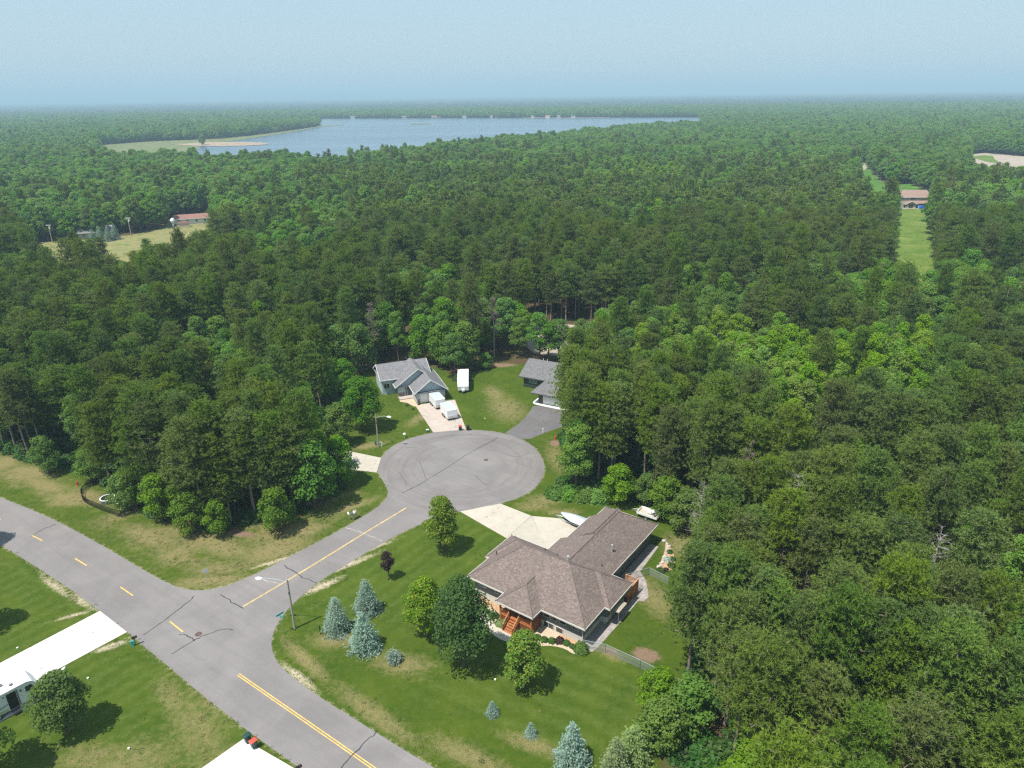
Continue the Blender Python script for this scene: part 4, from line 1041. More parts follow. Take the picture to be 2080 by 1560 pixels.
# edge of the woods beside the house
for px, py, h in ((1176, 975, 20), (1192, 978, 20), (1215, 985, 19), (1160, 900, 20), (1185, 930, 21), (1168, 858, 20), (1200, 880, 20), (1240, 990, 18), (1396, 1372, 18), (1494, 1374, 18), (1440, 1290, 19), (1445, 1225, 19),
                  (1440, 1370, 17), (1425, 1330, 18), (1450, 1165, 18), (1545, 1440, 17), (1620, 1500, 18), (1740, 1530, 19), (1820, 1545, 19)):
    put(px, py, PINE[(px + py) % 5], h, 2.9, 'pine_tree', 'tall pine at the edge of the woods facing the corner house or the cul-de-sac', 'pine tree', 'pines along the lawn edge')
for px, py, k, h, rd, tx in ((1255, 1020, 0, 7.0, 3.6, 'bushy dark green tree behind the covered boat'), (1350, 1050, 1, 7.5, 3.4, 'bushy tree beside the loaded utility trailer'), (1395, 1085, 2, 8.0, 3.4, 'bushy tree shading the bare ground behind the garage'),
                             (1310, 1022, 2, 5.5, 2.6, 'low bushy tree behind the long garage roof'), 
                             (1335, 1445, 2, 6.0, 2.6, 'leafy tree at the low end of the chain-link fence'), (1340, 1520, 0, 6.5, 3.0, 'leafy tree next to the pale green spruce'),
                             (1400, 1480, 1, 7.0, 3.2, 'leafy tree in front of the pines near the fence end'), (945, 752, 0, 11.0, 4.2, 'wide leafy tree overhanging the white camper'), (905, 745, 1, 12, 4.4, 'tall leafy tree behind the blue house roof'),
                             (985, 748, 2, 4.0, 2.6, 'leafy tree at the back of the lawn beside the camper'), (700, 800, 1, 8.5, 3.6, 'leafy tree beside the aqua pool'), (735, 760, 0, 13, 4.4, 'dark leafy tree behind the blue house'), (860, 738, 2, 13, 4.6, 'broad leafy tree over the blue house ridge')):
    put(px, py, LOWB[k], h, rd, 'leafy_tree', tx)
for px, py, h, nd, tx in ((762, 742, 16, True, 'dead brown pine standing behind the blue house'), (974, 715, 14, True, 'slim dead brown pine among the leafy trees behind the camper'), (1004, 728, 16, True, 'dead reddish-brown pine at the edge of the back lawn'),
                          (1955, 1400, 15, False, 'bare grey snag rising above the pines'), (1410, 1170, 15, False, 'bare grey snag beside the stone-edged garden'), (1430, 420, 16, False, 'pale bare snag by the bright aspen stand'), (1590, 1190, 17, False, 'bare forked snag among the pines beyond the chain-link fence'), (1850, 1330, 18, False, 'leaning grey snag deep in the pines'), (1500, 1090, 16, True, 'browning dead pine behind the utility trailer')):
    p = dead_proto(px, h, nd); make_tree(p + (h, 2.4), 'dead_tree', P(px, py), h, 2.4, tx, 'dead tree', None)
# spruces on the lawn
SPR = [spruce_proto(301 + k, 5.0, 1.75) for k in range(3)]
for px, py, k, h, rd, tx in ((686, 1281, 0, 5.0, 1.75, 'blue spruce closest to the street lamp on the corner lawn'), (747, 1243, 1, 5.0, 1.75, 'blue spruce closest to the purple tree'), (741, 1317, 2, 5.3, 1.95, 'plump blue spruce between the corner spruces and the dark oak'),
                             (1162, 1549, 0, 5.2, 1.75, 'tall pale blue spruce beside two greener spruces'), (1000, 1452, 1, 1.9, 0.72, 'small blue spruce below the two big lawn trees'), (1078, 1494, 2, 1.75, 0.68, 'tiny blue spruce near the tall pale spruce')):
    put(px, py, SPR[k] + (5.0, 1.75), h, rd, 'blue_spruce', tx, 'spruce')
put(801, 1343, spruce_proto(311, 1.5, 0.85, 'spruce', 7, 0.8, 0.45) + (1.5, 0.85), 1.5, 0.85, 'dwarf_spruce', 'squat dwarf blue spruce alone on the lawn', 'spruce')
put(1286, 1543, spruce_proto(312, 4.2, 1.75, 'spruce_green', 12, 1.0, 0.3) + (4.2, 1.75), 4.2, 1.75, 'green_spruce', 'plump pale green spruce at the lawn edge', 'spruce')
put(1250, 1578, spruce_proto(313, 5.0, 1.6, 'spruce_green', 13) + (5.0, 1.6), 5.0, 1.6, 'green_spruce', 'slim dull green spruce between the pale blue and pale green spruces', 'spruce')
for px, py, h, rd in ((190, 492, 6, 2), (205, 490, 7, 2.2), (222, 490, 6.5, 2.2), (236, 487, 7.5, 2.2)):
    put(px, py, SPR[0] + (5.0, 1.75), h, rd, 'small_conifer', 'young conifer in the row along the dry field', 'conifer', 'young conifers by the dry field')

# --- undergrowth along the woods, weeds and straw in the grass
src = lod_objs([shrub_mesh(400 + k, 1.0, 1.3, 'shrub', 260, 0.34) for k in range(3)], 'bush_source')
NB = 60000; xs = rng.uniform(GX0, GX1, NB); ys = rng.uniform(38, 160, NB)
s = sdist(xs, ys, CLEARN); u_, v_, d_ = pr(xs, ys, 0 * xs)
okm = (s < -0.8) & (u_ > -60) & (u_ < 2140) & (v_ < 1640) & (rng.random(NB) < 0.3 * np.exp(s / 7) + 0.12)
for p in EXCLN[1:]: okm &= ~inside(xs, ys, p)
pts = np.stack([xs, ys, 0 * xs], 1)[okm]; n2 = len(pts); ss = rng.uniform(.5, 1.5, (n2, 1))
tag(gn_scatter('undergrowth', pts, rng.random(n2) * 6.28, np.concatenate([ss, ss, ss * rng.uniform(.6, 1.3, (n2, 1))], 1), rng.integers(0, 3, n2), src), 'low green undergrowth along the foot of the woods', 'undergrowth', kind='stuff')
def tuft(seed, mat, n=16, h=0.16, rad=0.14, wd=0.022):
    r = np.random.default_rng(seed); b = r.normal(0, rad * 0.5, (n, 3)); b[:, 2] = 0
    d = unit(np.concatenate([r.normal(0, .7, (n, 2)), np.ones((n, 1))], 1)); w0 = unit(np.cross(d, rand_unit(r, n))) * wd
    V = np.stack([b - w0, b + w0, b + d * h * r.uniform(.5, 1.2, (n, 1))], 1).reshape(-1, 3)
    return np_mesh('tuft', V, np.arange(3 * n).reshape(n, 3), M[mat])
src = lod_objs([tuft(500 + k, 'weeds', 16, 0.11, 0.2, 0.035) for k in range(2)] + [tuft(510 + k, 'straw', 14, 0.14, 0.2, 0.022) for k in range(2)], 'tuft_source')
NT = 150000
xs = rng.uniform(-75, 35, NT); ys = rng.uniform(44, 150, NT)
ix = np.clip(((xs - GX0) / RES).astype(int), 0, nx); iy = np.clip(((ys - GY0) / RES).astype(int), 0, ny); gi = iy * (nx + 1) + ix
u_, v_, d_ = pr(xs, ys, 0 * xs)
dens = np.clip(dry[gi] * 1.0 + 0.9 * (sand[gi] > 0.2) * 0.5 - 0.28 + 0.35 * fbm(xs, ys, 9, 41), 0, 1)
okm = (sc[gi] > 0.2) & (sr[gi] > 0.25) & (u_ > -30) & (u_ < 2110) & (v_ < 1590) & (rng.random(NT) < dens * 0.5)
pts = np.stack([xs, ys, 0 * xs], 1)[okm]; n3 = len(pts); ss = rng.uniform(.5, 1.35, (n3, 1))
pkk = np.where(rng.random(n3) < 0.35 + 0.5 * dry[gi][okm], rng.integers(2, 4, n3), rng.integers(0, 2, n3))
tag(gn_scatter('weeds', pts, rng.random(n3) * 6.28, np.concatenate([ss, ss, ss], 1), pkk, src), 'patchy weeds and dry straw in the rough grass', 'weeds', kind='stuff')
print('tufts', n3, 'bushes', n2)

# ================================================================== BUILDINGS
M['shingle_brown'] = mat_shingle('brown_grey_shingles', (0.222, 0.174, 0.155), (0.1, 0.078, 0.072), 0.6)
M['shingle_grey'] = mat_shingle('light_grey_shingles', (0.22, 0.215, 0.225), (0.14, 0.14, 0.15), 0.2)
M['shingle_dark'] = mat_shingle('grey_shingles', (0.185, 0.178, 0.18), (0.11, 0.11, 0.11), 0.2)
M['shingle_red'] = mat_shingle('red_brown_shingles', (0.32, 0.17, 0.135), (0.18, 0.1, 0.08), 0.2)
M['shingle_tan'] = mat_shingle('rose_brown_shingles', (0.34, 0.23, 0.19), (0.2, 0.14, 0.12), 0.2)
M['ridge_brown'] = mat_plain('ridge_cap_brown', (0.15, 0.115, 0.105), 0.9, 0.3, 3)
M['sid_grey'] = mat_siding('grey_siding', (0.155, 0.165, 0.17))
M['sid_blue'] = mat_siding('pale_blue_siding', (0.44, 0.52, 0.57))
M['sid_dark'] = mat_siding('charcoal_siding', (0.085, 0.085, 0.09))
M['sid_white'] = mat_siding('white_siding', (0.68, 0.7, 0.71))
M['sid_tan'] = mat_siding('tan_siding', (0.42, 0.385, 0.34))
M['found'] = mat_plain('cream_foundation', (0.52, 0.49, 0.44), 0.85, 0.1, 2)
M['brick'] = mat_plain('brown_stone_veneer', (0.25, 0.21, 0.19), 0.9, 0.35, 4, bmp=0.3)
M['trim'] = mat_plain('white_trim', (0.74, 0.74, 0.73), 0.5, 0.05)
M['trim_tan'] = mat_plain('cream_fascia', (0.6, 0.57, 0.52), 0.5, 0.08)
M['door_blue'] = mat_plain('dark_door', (0.06, 0.09, 0.13), 0.4, 0.1)

def face_uv(vs):
    vs = [Vector(v) for v in vs]
    n = (vs[1] - vs[0]).cross(vs[2] - vs[0])
    if n.length < 1e-9: n = Vector((0, 0, 1))
    n.normalize()
    h = Vector((0, 0, 1)).cross(n)
    h = h.normalized() if h.length > 1e-4 else Vector((1, 0, 0))
    up = n.cross(h)
    return [(v.dot(h), v.dot(up)) for v in vs]
class Roof:
    """closed roof solids joined in one mesh; remembers eaves and ridges for fascia and caps"""
    def __init__(s, ze, slope): s.mb = MB(); s.ze = ze; s.sl = slope; s.eaves = []; s.ridges = []
    def face(s, vs): s.mb.add(vs, [tuple(range(len(vs)))], [face_uv(vs)])
    def hip(s, a0, a1, b0, b1, ze=None, sl=None, ends=(True, True), axis=None, rake=True):
        """ridge along the long side; ends: hipped at the low / high end (else gable)"""
        ze = s.ze if ze is None else ze; sl = s.sl if sl is None else sl
        along_a = (a1 - a0 >= b1 - b0) if axis is None else axis == 'a'
        w = (b1 - b0) / 2 if along_a else (a1 - a0) / 2; zr = ze + w * sl
        if along_a:
            r0, r1 = (a0 + (w if ends[0] else 0), (b0 + b1) / 2, zr), (a1 - (w if ends[1] else 0), (b0 + b1) / 2, zr)
            c = [(a0, b0, ze), (a1, b0, ze), (a1, b1, ze), (a0, b1, ze)]
        else:
            r0, r1 = ((a0 + a1) / 2, b0 + (w if ends[0] else 0), zr), ((a0 + a1) / 2, b1 - (w if ends[1] else 0), zr)
            c = [(a1, b0, ze), (a1, b1, ze), (a0, b1, ze), (a0, b0, ze)]
        s.face([c[0], c[1], r1, r0]); s.face([c[2], c[3], r0, r1])
        if ends[1] or not rake: s.face([c[1], c[2], r1])
        if ends[0] or not rake: s.face([c[3], c[0], r0])
        s.face([c[3], c[2], c[1], c[0]])
        s.ridges += [(r0, r1)]
        if ends[0]: s.ridges += [(c[0], r0), (c[3], r0)]
        elif rake: s.eaves += [(c[3], r0), (r0, c[0])]
        if ends[1]: s.ridges += [(c[1], r1), (c[2], r1)]
        elif rake: s.eaves += [(c[1], r1), (r1, c[2])]
        s.eaves += [(c[0], c[1]), (c[2], c[3])]
        if ends[0]: s.eaves.append((c[3], c[0]))
        if ends[1]: s.eaves.append((c[1], c[2]))
        return zr
    def finish(s, root, mat, fascia, capmat=None, fh=0.2):
        rf = s.mb.build('roof', mat, root)
        f = MB()
        for a, b in s.eaves:
            a, b = Vector(a), Vector(b); d = (b - a); o = Vector((d.y, -d.x, 0)).normalized() * 0.03
            vs = [a + Vector((0, 0, .015)), b + Vector((0, 0, .015)), b + Vector((0, 0, -fh)), a + Vector((0, 0, -fh))]
            f.add([v + o for v in vs] + [v - o for v in vs], [(0, 1, 2, 3), (7, 6, 5, 4), (0, 4, 5, 1), (1, 5, 6, 2), (2, 6, 7, 3), (3, 7, 4, 0)])
        f.build('fascia', fascia, root)
        if capmat:
            for a, b in s.ridges:
                a, b = Vector(a), Vector(b); MB().tube([a + Vector((0, 0, .01)), b + Vector((0, 0, .01))], 0.075, 5).build('ridge_cap', capmat, rf)
        return rf
def gable_wall(mb, x0, x1, y, z0, z1, zp, th=0.12, axis='a'):
    """a wall with a gable top; faces along y (axis a) """
    pts = [(x0, z0), (x1, z0), (x1, z1), ((x0 + x1) / 2, zp), (x0, z1)]
    A = [(p[0], y, p[1]) for p in pts] + [(p[0], y + th, p[1]) for p in pts]
    if axis == 'b': A = [(v[1], v[0], v[2]) for v in A]
    n = 5; mb.add(A, [tuple(range(n)), tuple(range(2 * n - 1, n - 1, -1))] + [(i, i + n, (i + 1) % n + n, (i + 1) % n) for i in range(n)])
def window(root, x, y, z, wd, ht, face='b-', glass='glass', frame='trim', bars=1, name='window'):
    """window centred at (x,y) on a wall; face tells which way it looks"""
    t = 0.05
    def place(mb, du, dz, w_, h_, out, th):
        if face[0] == 'b':
            s = -1 if face[1] == '-' else 1; mb.box((x + du, y + s * out, z + dz), (w_, th, h_))
        else:
            s = -1 if face[1] == '-' else 1; mb.box((x + s * out, y + du, z + dz), (th, w_, h_))
    f = MB(); fw = 0.055
    place(f, 0, ht / 2, wd, fw, 0.03, 0.07); place(f, 0, -ht / 2, wd + 0.1, fw, 0.04, 0.1)
    place(f, -wd / 2 + fw / 2, 0, fw, ht - fw, 0.03, 0.07); place(f, wd / 2 - fw / 2, 0, fw, ht - fw, 0.03, 0.07)
    for k in range(bars): place(f, -wd / 2 + wd * (k + 1) / (bars + 1), 0, 0.05, ht - fw, 0.028, 0.06)
    o = f.build(name, M[frame], root)
    p = MB(); place(p, 0, 0, wd - 2 * fw, ht - fw, 0.012, 0.02); p.build('pane', M[glass], o)
    return o
def pipe(root, x, y, z, h, r, mat, cap=True, name='vent_pipe'):
    mb = MB().cyl((x, y, z), r, h, 10)
    if cap: mb.cyl((x, y, z + h), r * 1.7, 0.1, 10, r * 1.2)
    return mb.build(name, mat, root)

# ---------------------------------------------------------------- the corner house, local axes a (x) and b (y)
H1 = empty('corner_house', (*H1_ORG, 0), H1_ANG, 'sprawling grey house with brown-grey hipped roof and long garage wing', 'house')
ZE = 3.1; SL = 0.70
r1 = Roof(ZE, SL)
zr = r1.hip(-18.0, 0, 0, 11.1)
r1.hip(-5.0, 0.74, 4.86, 11.07, ZE - 0.02, SL, (False, True), 'a', False)
r1.hip(-18.6, -13.0, 4.84, 11.07, ZE - 0.02, SL, (True, False), 'a', False)
r1.hip(-11.95, -6.22, -1.87, 5.5, ZE - 0.01, SL, (True, False), 'b', False)
# garage wing in three stepped lengths
r1.hip(-11.05, -2.33, 6.0, 25.5, ZE - 0.03, 0.66, (False, True), 'b', False)
r1.hip(-11.72, -2.36, 14.4, 21.7, ZE - 0.035, 0.665, (False, False), 'b', False)
a0, a1, rz_ = -12.4, -6.69, ZE - 0.03 + 4.36 * 0.66 + 0.02
for vs in ([(a0, 14.35, ZE), (a1, 14.35, rz_), (a1, 6.5, rz_), (a0, 6.5, ZE)], [(a0, 14.35, ZE - .05), (a0, 6.5, ZE - .05), (a1, 6.5, ZE - .05), (a1, 14.35, ZE - .05)],
           [(a0, 14.35, ZE - .05), (a1, 14.35, ZE - .05), (a1, 14.35, rz_), (a0, 14.35, ZE)]): r1.face(vs)
r1.eaves += [((a0, 14.35, ZE), (a0, 10.9, ZE))]
rf = r1.finish(H1, M['shingle_brown'], M['trim_tan'], M['ridge_brown'])
WALL = [(-17.3, .8), (-.8, .8), (-.8, 5.6), (-.05, 5.6), (-.05, 10.3), (-17.9, 10.3), (-17.9, 5.6), (-17.3, 5.6)]
MB().prism(WALL, 0.9, ZE).build('wall', M['sid_grey'], H1)
FW = [(-17.33, .77), (-.77, .77), (-.77, 5.57), (-.02, 5.57), (-.02, 10.33), (-17.93, 10.33), (-17.93, 5.57), (-17.33, 5.57)]
MB().prism(FW, 0.0, 0.93).build('foundation', M['found'], H1)
MB().prism([(-3.1, 10.36), (-3.1, 24.8), (-10.3, 24.8), (-10.3, 21), (-11.0, 21), (-11.0, 10.36)], 0.0, ZE - 0.06).build('garage_wall', M['sid_grey'], H1)
for x, wd in ((-4.7, .85), (-3.7, .85)): window(H1, x - 1.2, .8, 2.25, wd, 1.15, 'b-', bars=0, frame='found')
window(H1, -3.55, .8, 2.25, 0.95, 1.15, 'b-', bars=0, frame='found'); window(H1, -1.75, .8, 2.2, 0.85, 1.05, 'b-', bars=0, frame='found')
window(H1, -15.9, .8, 2.3, 1.0, 1.0, 'b-', 'glass_pale'); window(H1, -13.4, .8, 2.3, 1.0, 1.0, 'b-')
window(H1, -5.6, .77, 0.52, 1.5, 0.85, 'b-', bars=1, name='basement_window', frame='found'); window(H1, -4.0, .77, 0.5, 1.0, 0.8, 'b-', bars=0, name='basement_window', frame='found'); window(H1, -12.6, .77, 0.5, 1.3, 0.8, 'b-', bars=1, name='basement_window', frame='found')
window(H1, -.8, 3.2, 2.1, 1.2, 1.1, 'a+'); window(H1, -.05, 8.3, 1.9, 1.8, 2.0, 'a+', name='patio_door')
window(H1, -3.1, 14.5, 1.9, 1.2, 1.0, 'a+'); window(H1, -3.1, 20.5, 1.9, 1.0, 1.0, 'a+')
MB().b2(-11.06, -11.0, 12.2, 16.9, 0.05, 2.3).build('garage_door', M['trim'], H1); MB().b2(-11.06, -11.0, 17.4, 20.2, 0.05, 2.3).build('garage_door', M['trim'], H1)
# porch
for x, y in ((-11.45, -1.4), (-6.75, -1.4), (-10.15, -1.4), (-8.55, -1.4)):
    MB().b2(x - .09, x + .09, y - .09, y + .09, 0.0, ZE).build('porch_post', M['cedar'], H1)
MB().b2(-11.6, -6.6, -1.5, .76, 1.05, 1.15).build('porch_floor', M['cedar'], H1)
MB().b2(-11.5, -6.7, -1.42, -1.36, 0.0, 1.04).build('porch_skirt', M['cedar_dark'], H1)
MB().b2(-6.72, -6.66, -1.34, .74, 0.0, 2.0).build('porch_side_screen', M['cedar_dark'], H1)
MB().b2(-9.9, -8.9, .74, .78, 1.16, 3.0).build('front_door', M['door_blue'], H1)
for x0, x1 in ((-11.36, -10.24), (-8.46, -6.84)):
    rl = MB().b2(x0, x1, -1.45, -1.35, 1.98, 2.06).b2(x0, x1, -1.43, -1.37, 1.25, 1.31).build('porch_rail', M['cedar'], H1)
    k = x0 + 0.1
    while k < x1: MB().b2(k, k + .04, -1.42, -1.38, 1.31, 1.98).build('baluster', M['cedar'], rl); k += 0.16
st = MB().b2(-10.0, -8.7, -1.55, -1.5, 0, 1.0).build('front_steps', M['cedar_dark'], H1)
NS = 5
for k in range(NS):
    MB().b2(-10.02, -8.68, -1.52 - .27 * (k + 1), -1.5 - .27 * k, 1.05 - .19 * (k + 1) - .04, 1.05 - .19 * (k + 1)).build('tread', M['cedar'], st)
for x in (-10.1, -8.6):
    MB().tube([(x, -1.45, 2.0), (x, -2.85, 0.98)], 0.065, 4).build('handrail', M['cedar_light'], st)
    MB().tube([(x, -1.5, 0.92), (x, -2.85, 0.0)], 0.12, 4).build('stringer', M['cedar_dark'], st)
    MB().b2(x - .06, x + .06, -2.9, -2.78, 0, 1.05).build('newel_post', M['cedar'], st)
    for k in range(7):
        y = -1.62 - k * 0.18; zt = 2.0 - (y + 1.45) / (-1.4) * 1.02
        MB().b2(x - .02, x + .02, y - .02, y + .02, zt - 0.86, zt - .05).build('baluster', M['cedar_dark'], st)
# roof furniture
pipe(rf, -6.3, 6.4, 6.2, 0.95, 0.11, M['alu'], name='flue'); pipe(rf, -4.05, 14.25, 4.0, 1.25, 0.1, M['alu'], name='flue'); pipe(rf, -3.75, 10.9, 3.9, 0.45, 0.06, M['black'], False)
pipe(rf, -11.0, 8.3, 4.9, 0.55, 0.05, M['black'], False); pipe(rf, -16.9, 5.2, 3.9, 0.5, 0.06, M['black'], False)
pipe(rf, -9.4, 8.9, 4.6, .1, .12, M['black'], False); 
MB().tube([(-.72, .72, ZE - .25), (-.72, .72, .15)], 0.05, 6).build('downpipe', M['trim'], H1)
for x, y in ((-0.45, .4), (-0.45, 3.9)): MB().tube([(x, y, 2.9), (x, y, 3.02)], [0.1, 0.06], 8).build('flood_lamp', M['trim'], H1)
def h1(a, b, z=0.0):
    ca, sa = math.cos(H1_ANG), math.sin(H1_ANG); return Vector((H1_ORG[0] + a * ca - b * sa, H1_ORG[1] + a * sa + b * ca, z))
# deck on the right of the house
dk = MB().b2(-2.2, .55, 10.42, 13.35, 0.95, 1.05).build('deck', M['cedar'], H1)
for x, y in ((.47, 10.5), (.47, 11.9), (.47, 13.27), (-1.25, 13.27)): MB().b2(x - .07, x + .07, y - .07, y + .07, 0, 2.3).build('deck_post', M['cedar_light'], dk)
for y0, y1 in ((10.57, 11.83), (11.97, 13.2)):
    MB().b2(.45, .49, y0, y1, 1.1, 2.2).build('privacy_panel', M['cedar'], dk); MB().b2(.41, .53, y0, y1, 2.22, 2.28).build('top_rail', M['cedar_light'], dk); MB().b2(.47, .51, y0, y1, 0.2, 0.94).build('skirt_panel', M['cedar_dark'], dk)
MB().b2(-1.18, .4, 13.23, 13.31, 2.22, 2.28).b2(-1.18, .4, 13.23, 13.31, 1.1, 1.18).build('top_rail', M['cedar_light'], dk)
for k in range(9):
    x = -1.15 + k * .17; MB().tube([(x, 13.27, 1.2), (x + .15, 13.27, 2.2)], .025, 4).build('lattice_slat', M['cedar_light'], dk); MB().tube([(x + .15, 13.28, 1.2), (x, 13.28, 2.2)], .025, 4).build('lattice_slat', M['cedar_light'], dk)
# patio, beds, awning
tag(MB().prism([h1(a, b) for a, b in ((-.7, -.1), (.9, .3), (1.1, 1.2), (1.25, 6.0), (1.35, 11.9), (2.0, 12.2), (2.1, 13.3), (1.4, 14.6), (.3, 16.2), (-1.2, 17.6), (-1.6, 24.5), (-3.0, 24.5), (-3.0, 11.0), (0.1, 11.0), (0.1, 5.5), (-.7, 5.5))], 0.0, 0.04).build('patio', M['paver']), kind='structure')
bed = [h1(a, b) for a, b in ((-18.2, .76), (-18.2, -.3), (-15, -.6), (-12.6, -1.2), (-11.6, -2.6), (-10.4, -2.9), (-7.7, -2.9), (-6.8, -3.7), (-5.4, -3.2), (-4.3, -2.0), (-3.2, -1.4), (-2.0, -1.1), (-0.9, -1.3), (.2, -1.0), (.6, -.1), (.3, .7), (-.7, .76))]
tag(MB().prism(smooth_line(bed, 1), 0.0, 0.05).build('planting_bed', M['bedstone']), kind='structure')
tag(MB().prism([h1(a, b) for a, b in ((-3.9, .74), (-3.7, .1), (-2.0, .15), (-.9, .2), (-.9, .74))], 0.05, 0.065).build('mulch_strip', M['mulch']), kind='structure')
tag(MB().prism([h1(a, b) for a, b in ((-17.2, .74), (-17.2, -.1), (-13, -.3), (-11.8, -.3), (-11.8, .74))], 0.05, 0.065).build('mulch_strip', M['mulch']), kind='structure')
tag(MB().prism(smooth_line([h1(a, b) for a, b in ((-8.3, -2.9), (-8.2, -4.2), (-10.2, -4.3), (-12.6, -3.4), (-14.9, -2.7), (-15.8, -1.8), (-15.0, -1.2), (-12.9, -1.8), (-11.2, -2.7), (-10.1, -2.9))], 2), 0.02, 0.07).build('front_walk', M['conc_warm']), kind='structure')
def shrub(pos, rx, h, mat, label, leaves=700, size=0.13, name='shrub', seed=[600]):
    seed[0] += 1; o = bpy.data.objects.new(name, shrub_mesh(seed[0], rx, h, mat, leaves, size)); col.objects.link(o); o.location = pos
    return tag(o, label, 'shrub')
for a, b, rx, tx in ((-5.8, -1.5, .52, 'round clipped shrub closest to the porch posts in the front bed'), (-4.9, -1.35, .52, 'round clipped shrub second from the porch in the front bed'), (-4.0, -1.0, .55, 'round clipped shrub next to the dark red bush'),
                     (-2.35, -.3, .5, 'round clipped shrub on the far side of the dark red bush'), (-1.5, -.35, .4, 'small round clipped shrub next to the big corner bush'), (-5.9, -2.6, .36, 'smallest round shrub at the lawn edge of the front bed'), (-12.4, -1.3, .6, 'round shrub beside the curved front walk and porch')):
    shrub(h1(a, b, .04), rx, rx * 1.1, 'shrub', tx)
shrub(h1(-3.2, -.45, .04), .62, .75, 'shrub_red', 'dark red barberry bush among the clipped green shrubs')
shrub(h1(-.35, -.25, .04), 1.0, 1.2, 'leaf', 'big rounded bush at the house corner by the fence end', 1600, .17)
shrub(h1(-11.0, -2.0, .04), .85, .6, 'shrub_pale', 'pale yellow-green spreading shrub beside the red porch steps', 900)
shrub(h1(-7.6, -2.1, .04), .8, .6, 'shrub_pale', 'pale green shrub between the red porch steps and post', 900)
aw = empty('patio_canopy', h1(.65, 7.35, .04), H1_ANG, 'tan square canopy standing on the shaded patio', 'canopy')
MB().add([(-.65, -1.1, 1.9), (.65, -1.1, 1.9), (.65, 1.1, 1.9), (-.65, 1.1, 1.9), (0, 0, 2.1), (-.65, -1.1, 1.77), (.65, -1.1, 1.77), (.65, 1.1, 1.77), (-.65, 1.1, 1.77)], [(0, 1, 4), (1, 2, 4), (2, 3, 4), (3, 0, 4), (0, 5, 6, 1), (1, 6, 7, 2), (2, 7, 8, 3), (3, 8, 5, 0)]).build('canopy_cloth', M['tan'], aw)
for x in (-.58, .58):
    for y in (-1.0, 1.0): MB().tube([(x, y, 0), (x, y, 1.85)], .03, 6).build('pole', M['steel'], aw)
for px, py, rx, hh, tx in ((1130, 1005, 2.0, 2.0, 'low rounded bush at the end of the cul-de-sac hedge'), (1158, 1008, 2.0, 2.2, 'rounded hedge bush between the pines and the driveway lawn'), (1188, 1011, 2.1, 2.4, 'hedge bush below the tall pines by the driveway lawn'), (1218, 1014, 2.2, 2.6, 'taller hedge bush beside the bushy dark green tree')):
    shrub(P(px, py), rx, hh, 'leaf', tx, 2200, .3, 'hedge_bush')
# chain-link fences
M['link'], n_, out_ = new_mat('chain_link_mesh')
tb = n_.nodes.new('ShaderNodeBsdfTransparent'); pb = n_.nodes.new('ShaderNodeBsdfPrincipled'); pb.inputs['Base Color'].default_value = (.36, .4, .39, 1); pb.inputs['Roughness'].default_value = .5
mx = n_.nodes.new('ShaderNodeMixShader'); mx.inputs[0].default_value = 0.3; L(n_, tb.outputs[0], mx.inputs[1]); L(n_, pb.outputs[0], mx.inputs[2]); L(n_, mx.outputs[0], out_.inputs[0])
def chain_fence(pts, h, label, step=3.0, name='chain_link_fence'):
    t = empty(name, pts[0], 0, label, 'fence'); o = pts[0]
    for a, b in zip(pts[:-1], pts[1:]):
        a, b = a - o, b - o; ln = (b - a).length; k = max(1, round(ln / step))
        for i in range(k + 1):
            p = a.lerp(b, i / k); MB().cyl((p.x, p.y, 0), .03, h + .05, 7).build('post', M['steel'], t)
        MB().tube([a + Vector((0, 0, h)), b + Vector((0, 0, h))], .035, 6).build('top_rail', M['steel'], t)
        MB().add([a + Vector((0, 0, .04)), b + Vector((0, 0, .04)), b + Vector((0, 0, h)), a + Vector((0, 0, h))], [(0, 1, 2, 3)]).build('wire_mesh', M['link'], t)
    return t
chain_fence([h1(-.4, .2), P(1230, 1326), P(1300, 1358), P(1362, 1389), P(1420, 1418)], 1.25, 'long chain-link fence running from the house corner into the woods')
chain_fence([h1(-1.9, 14.3), P(1318, 1168), P(1357, 1188)], 1.25, 'short chain-link fence between the patio and the stone garden')
# stone garden
gp = smooth_line(PX([(1352, 1102), (1362, 1112), (1370, 1128), (1371, 1150), (1362, 1160), (1347, 1160), (1338, 1150), (1345, 1135), (1350, 1120)]), 1)
tag(MB().prism(gp, 0.0, 0.04).build('garden_bed', M['mulch']), kind='structure')
rr = random.Random(4)
sm_ = []
for k in range(4):
    mb = MB(); vs = []
    import bmesh
    bm = bmesh.new(); bmesh.ops.create_icosphere(bm, subdivisions=1, radius=1.0)
    for v in bm.verts: v.co *= rr.uniform(.75, 1.2); v.co.z *= .62
    me = bpy.data.meshes.new('stone'); bm.to_mesh(me); bm.free(); me.materials.append(M['stone']); sm_.append(me)
path = smooth_line(PX([(1349, 1099), (1356, 1106), (1358, 1116), (1355, 1124), (1349, 1134), (1343, 1144), (1337, 1152)]), 2)
gs = empty('stone_edging', path[0], 0, 'curved edging of pale field stones round the garden bed', 'stone edging')
for k in range(30):
    t = k / 29 * (len(path) - 1.001); i = int(t); p = path[i].lerp(path[i + 1], t - i) - path[0]
    o = bpy.data.objects.new('stone', sm_[k % 4]); col.objects.link(o); o.parent = gs
    o.location = p + Vector((rr.gauss(0, .1), rr.gauss(0, .1), .1)); o.scale = [rr.uniform(.16, .3)] * 3; o.rotation_euler = (0, 0, rr.random() * 6)
